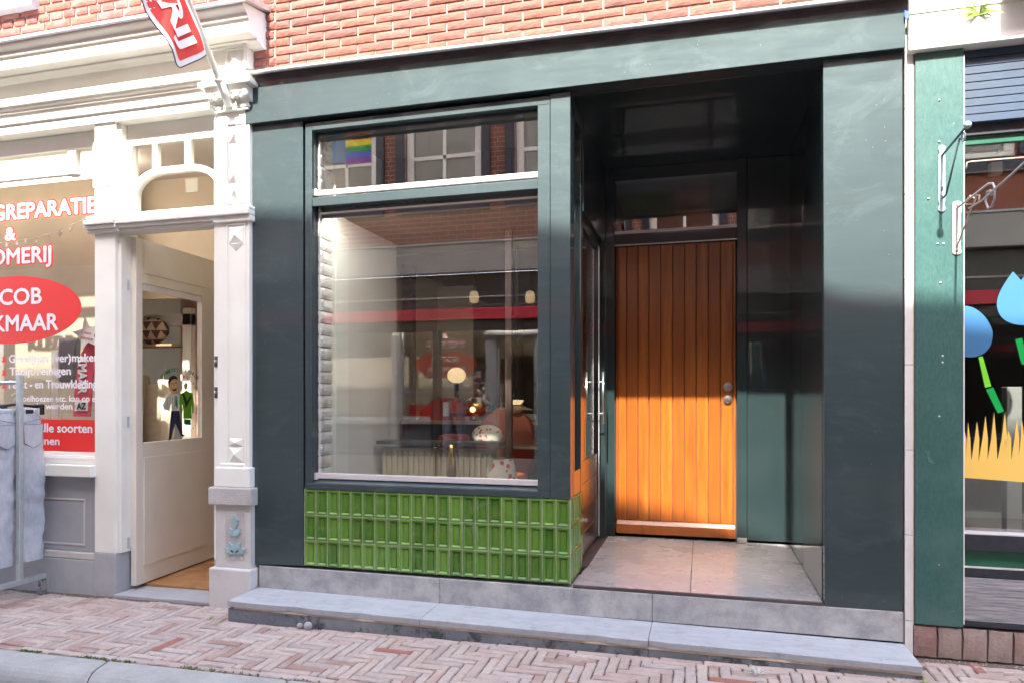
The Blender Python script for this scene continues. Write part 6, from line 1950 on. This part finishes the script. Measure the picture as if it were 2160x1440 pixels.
for a, b_ in wins:
    f = B('sash_window', 'white_paint', ob, a, b_, OY - 0.10, OY - 0.04, WZ0, WZ0 + 0.06, 0.004)
    B('frame', 'white_paint', f, a, a + 0.09, OY - 0.10, OY - 0.04, WZ0 + 0.06, WZ1, 0.004)
    B('frame', 'white_paint', f, b_ - 0.09, b_, OY - 0.10, OY - 0.04, WZ0 + 0.06, WZ1, 0.004)
    B('frame', 'white_paint', f, a + 0.09, b_ - 0.09, OY - 0.10, OY - 0.04, WZ1 - 0.08, WZ1, 0.004)
    B('glazing_bar', 'white_paint', f, (a + b_) / 2 - 0.022, (a + b_) / 2 + 0.022, OY - 0.09, OY - 0.05, WZ0 + 0.06, WZ1 - 0.08, 0.003)
    for zz in (2.93, 3.42):
        B('glazing_bar', 'white_paint', f, a + 0.09, b_ - 0.09, OY - 0.09, OY - 0.05, zz, zz + 0.05, 0.003)
    B('window_pane', 'upper_window_glass', f, a + 0.05, b_ - 0.05, OY - 0.075, OY - 0.07, WZ0 + 0.02, WZ1 - 0.02, 0)
    B('backing', 'dark_wall', f, a - 0.05, b_ + 0.05, OY - 0.9, OY - 0.85, WZ0 - 0.1, WZ1 + 0.1, 0)
    B('window_sill', 'slate_blue_shutter', f, a - 0.12, b_ + 0.12, OY - 0.03, OY + 0.06, 2.25, 2.40, 0.005)
    for s in ((a - 0.12, a - 0.01), (b_ + 0.01, b_ + 0.12)):
        B('shutter', 'slate_blue_shutter', f, s[0], s[1], OY, OY + 0.04, WZ0, WZ1, 0.003)
B('canopy', 'concrete', ob, -12, 12, OY, OY + 0.12, 1.49, 1.83, 0.006)
B('canopy_cap', 'grey_hardstone', ob, -12, 12, OY - 0.01, OY + 0.14, 1.831, 1.855, 0.003)
B('fascia', 'dark_frame', ob, -12, 12, OY - 0.05, OY, 1.07, 1.489, 0)
B('light_strip', 'concrete', ob, -12, 12, OY, OY + 0.02, 1.19, 1.21, 0)
B('awning_band', 'crimson_awning', ob, -12, 12, OY, OY + 0.07, 0.92, 1.06, 0.005)
B('fascia', 'dark_frame', ob, -12, 12, OY - 0.05, OY + 0.02, 0.80, 0.918, 0)
for X in [-6.5 + 1.65 * i for i in range(8)]:
    B('shop_mullion', 'dark_frame', ob, X, X + 0.07, OY - 0.08, OY + 0.02, -1.25, 0.80, 0)
    B('window_pane', 'mirror_like_glass', ob, X + 0.07, X + 1.65, OY - 0.05, OY - 0.045, -0.75, 0.80, 0)
    B('stall_riser', 'concrete', ob, X + 0.07, X + 1.65, OY - 0.08, OY + 0.0, -1.25, -0.75, 0)
B('shop_interior', 'dark_wall', ob, -12, 12, OY - 1.6, OY - 1.5, -1.3, 1.4, 0)
# stripes standing in for the reflection of a rainbow flag in an opposite window
rf_ = thing('rainbow_reflection', 'stripes standing in for a rainbow flag mirrored in an upper window opposite', 'flag', (-4.4, OY - 0.03, 2.9))
for i, nm in enumerate(('flag_red', 'flag_orange', 'flag_yellow', 'flag_green', 'flag_blue', 'flag_violet')):
    z1_ = 3.42 - i * 0.075
    B('stripe', nm, rf_, -4.42, -4.06, OY - 0.045, OY - 0.04, z1_ - 0.075, z1_, 0)
B('stripe', 'sky_blue_vinyl', rf_, -4.62, -4.43, OY - 0.045, OY - 0.04, 3.0, 3.4, 0)
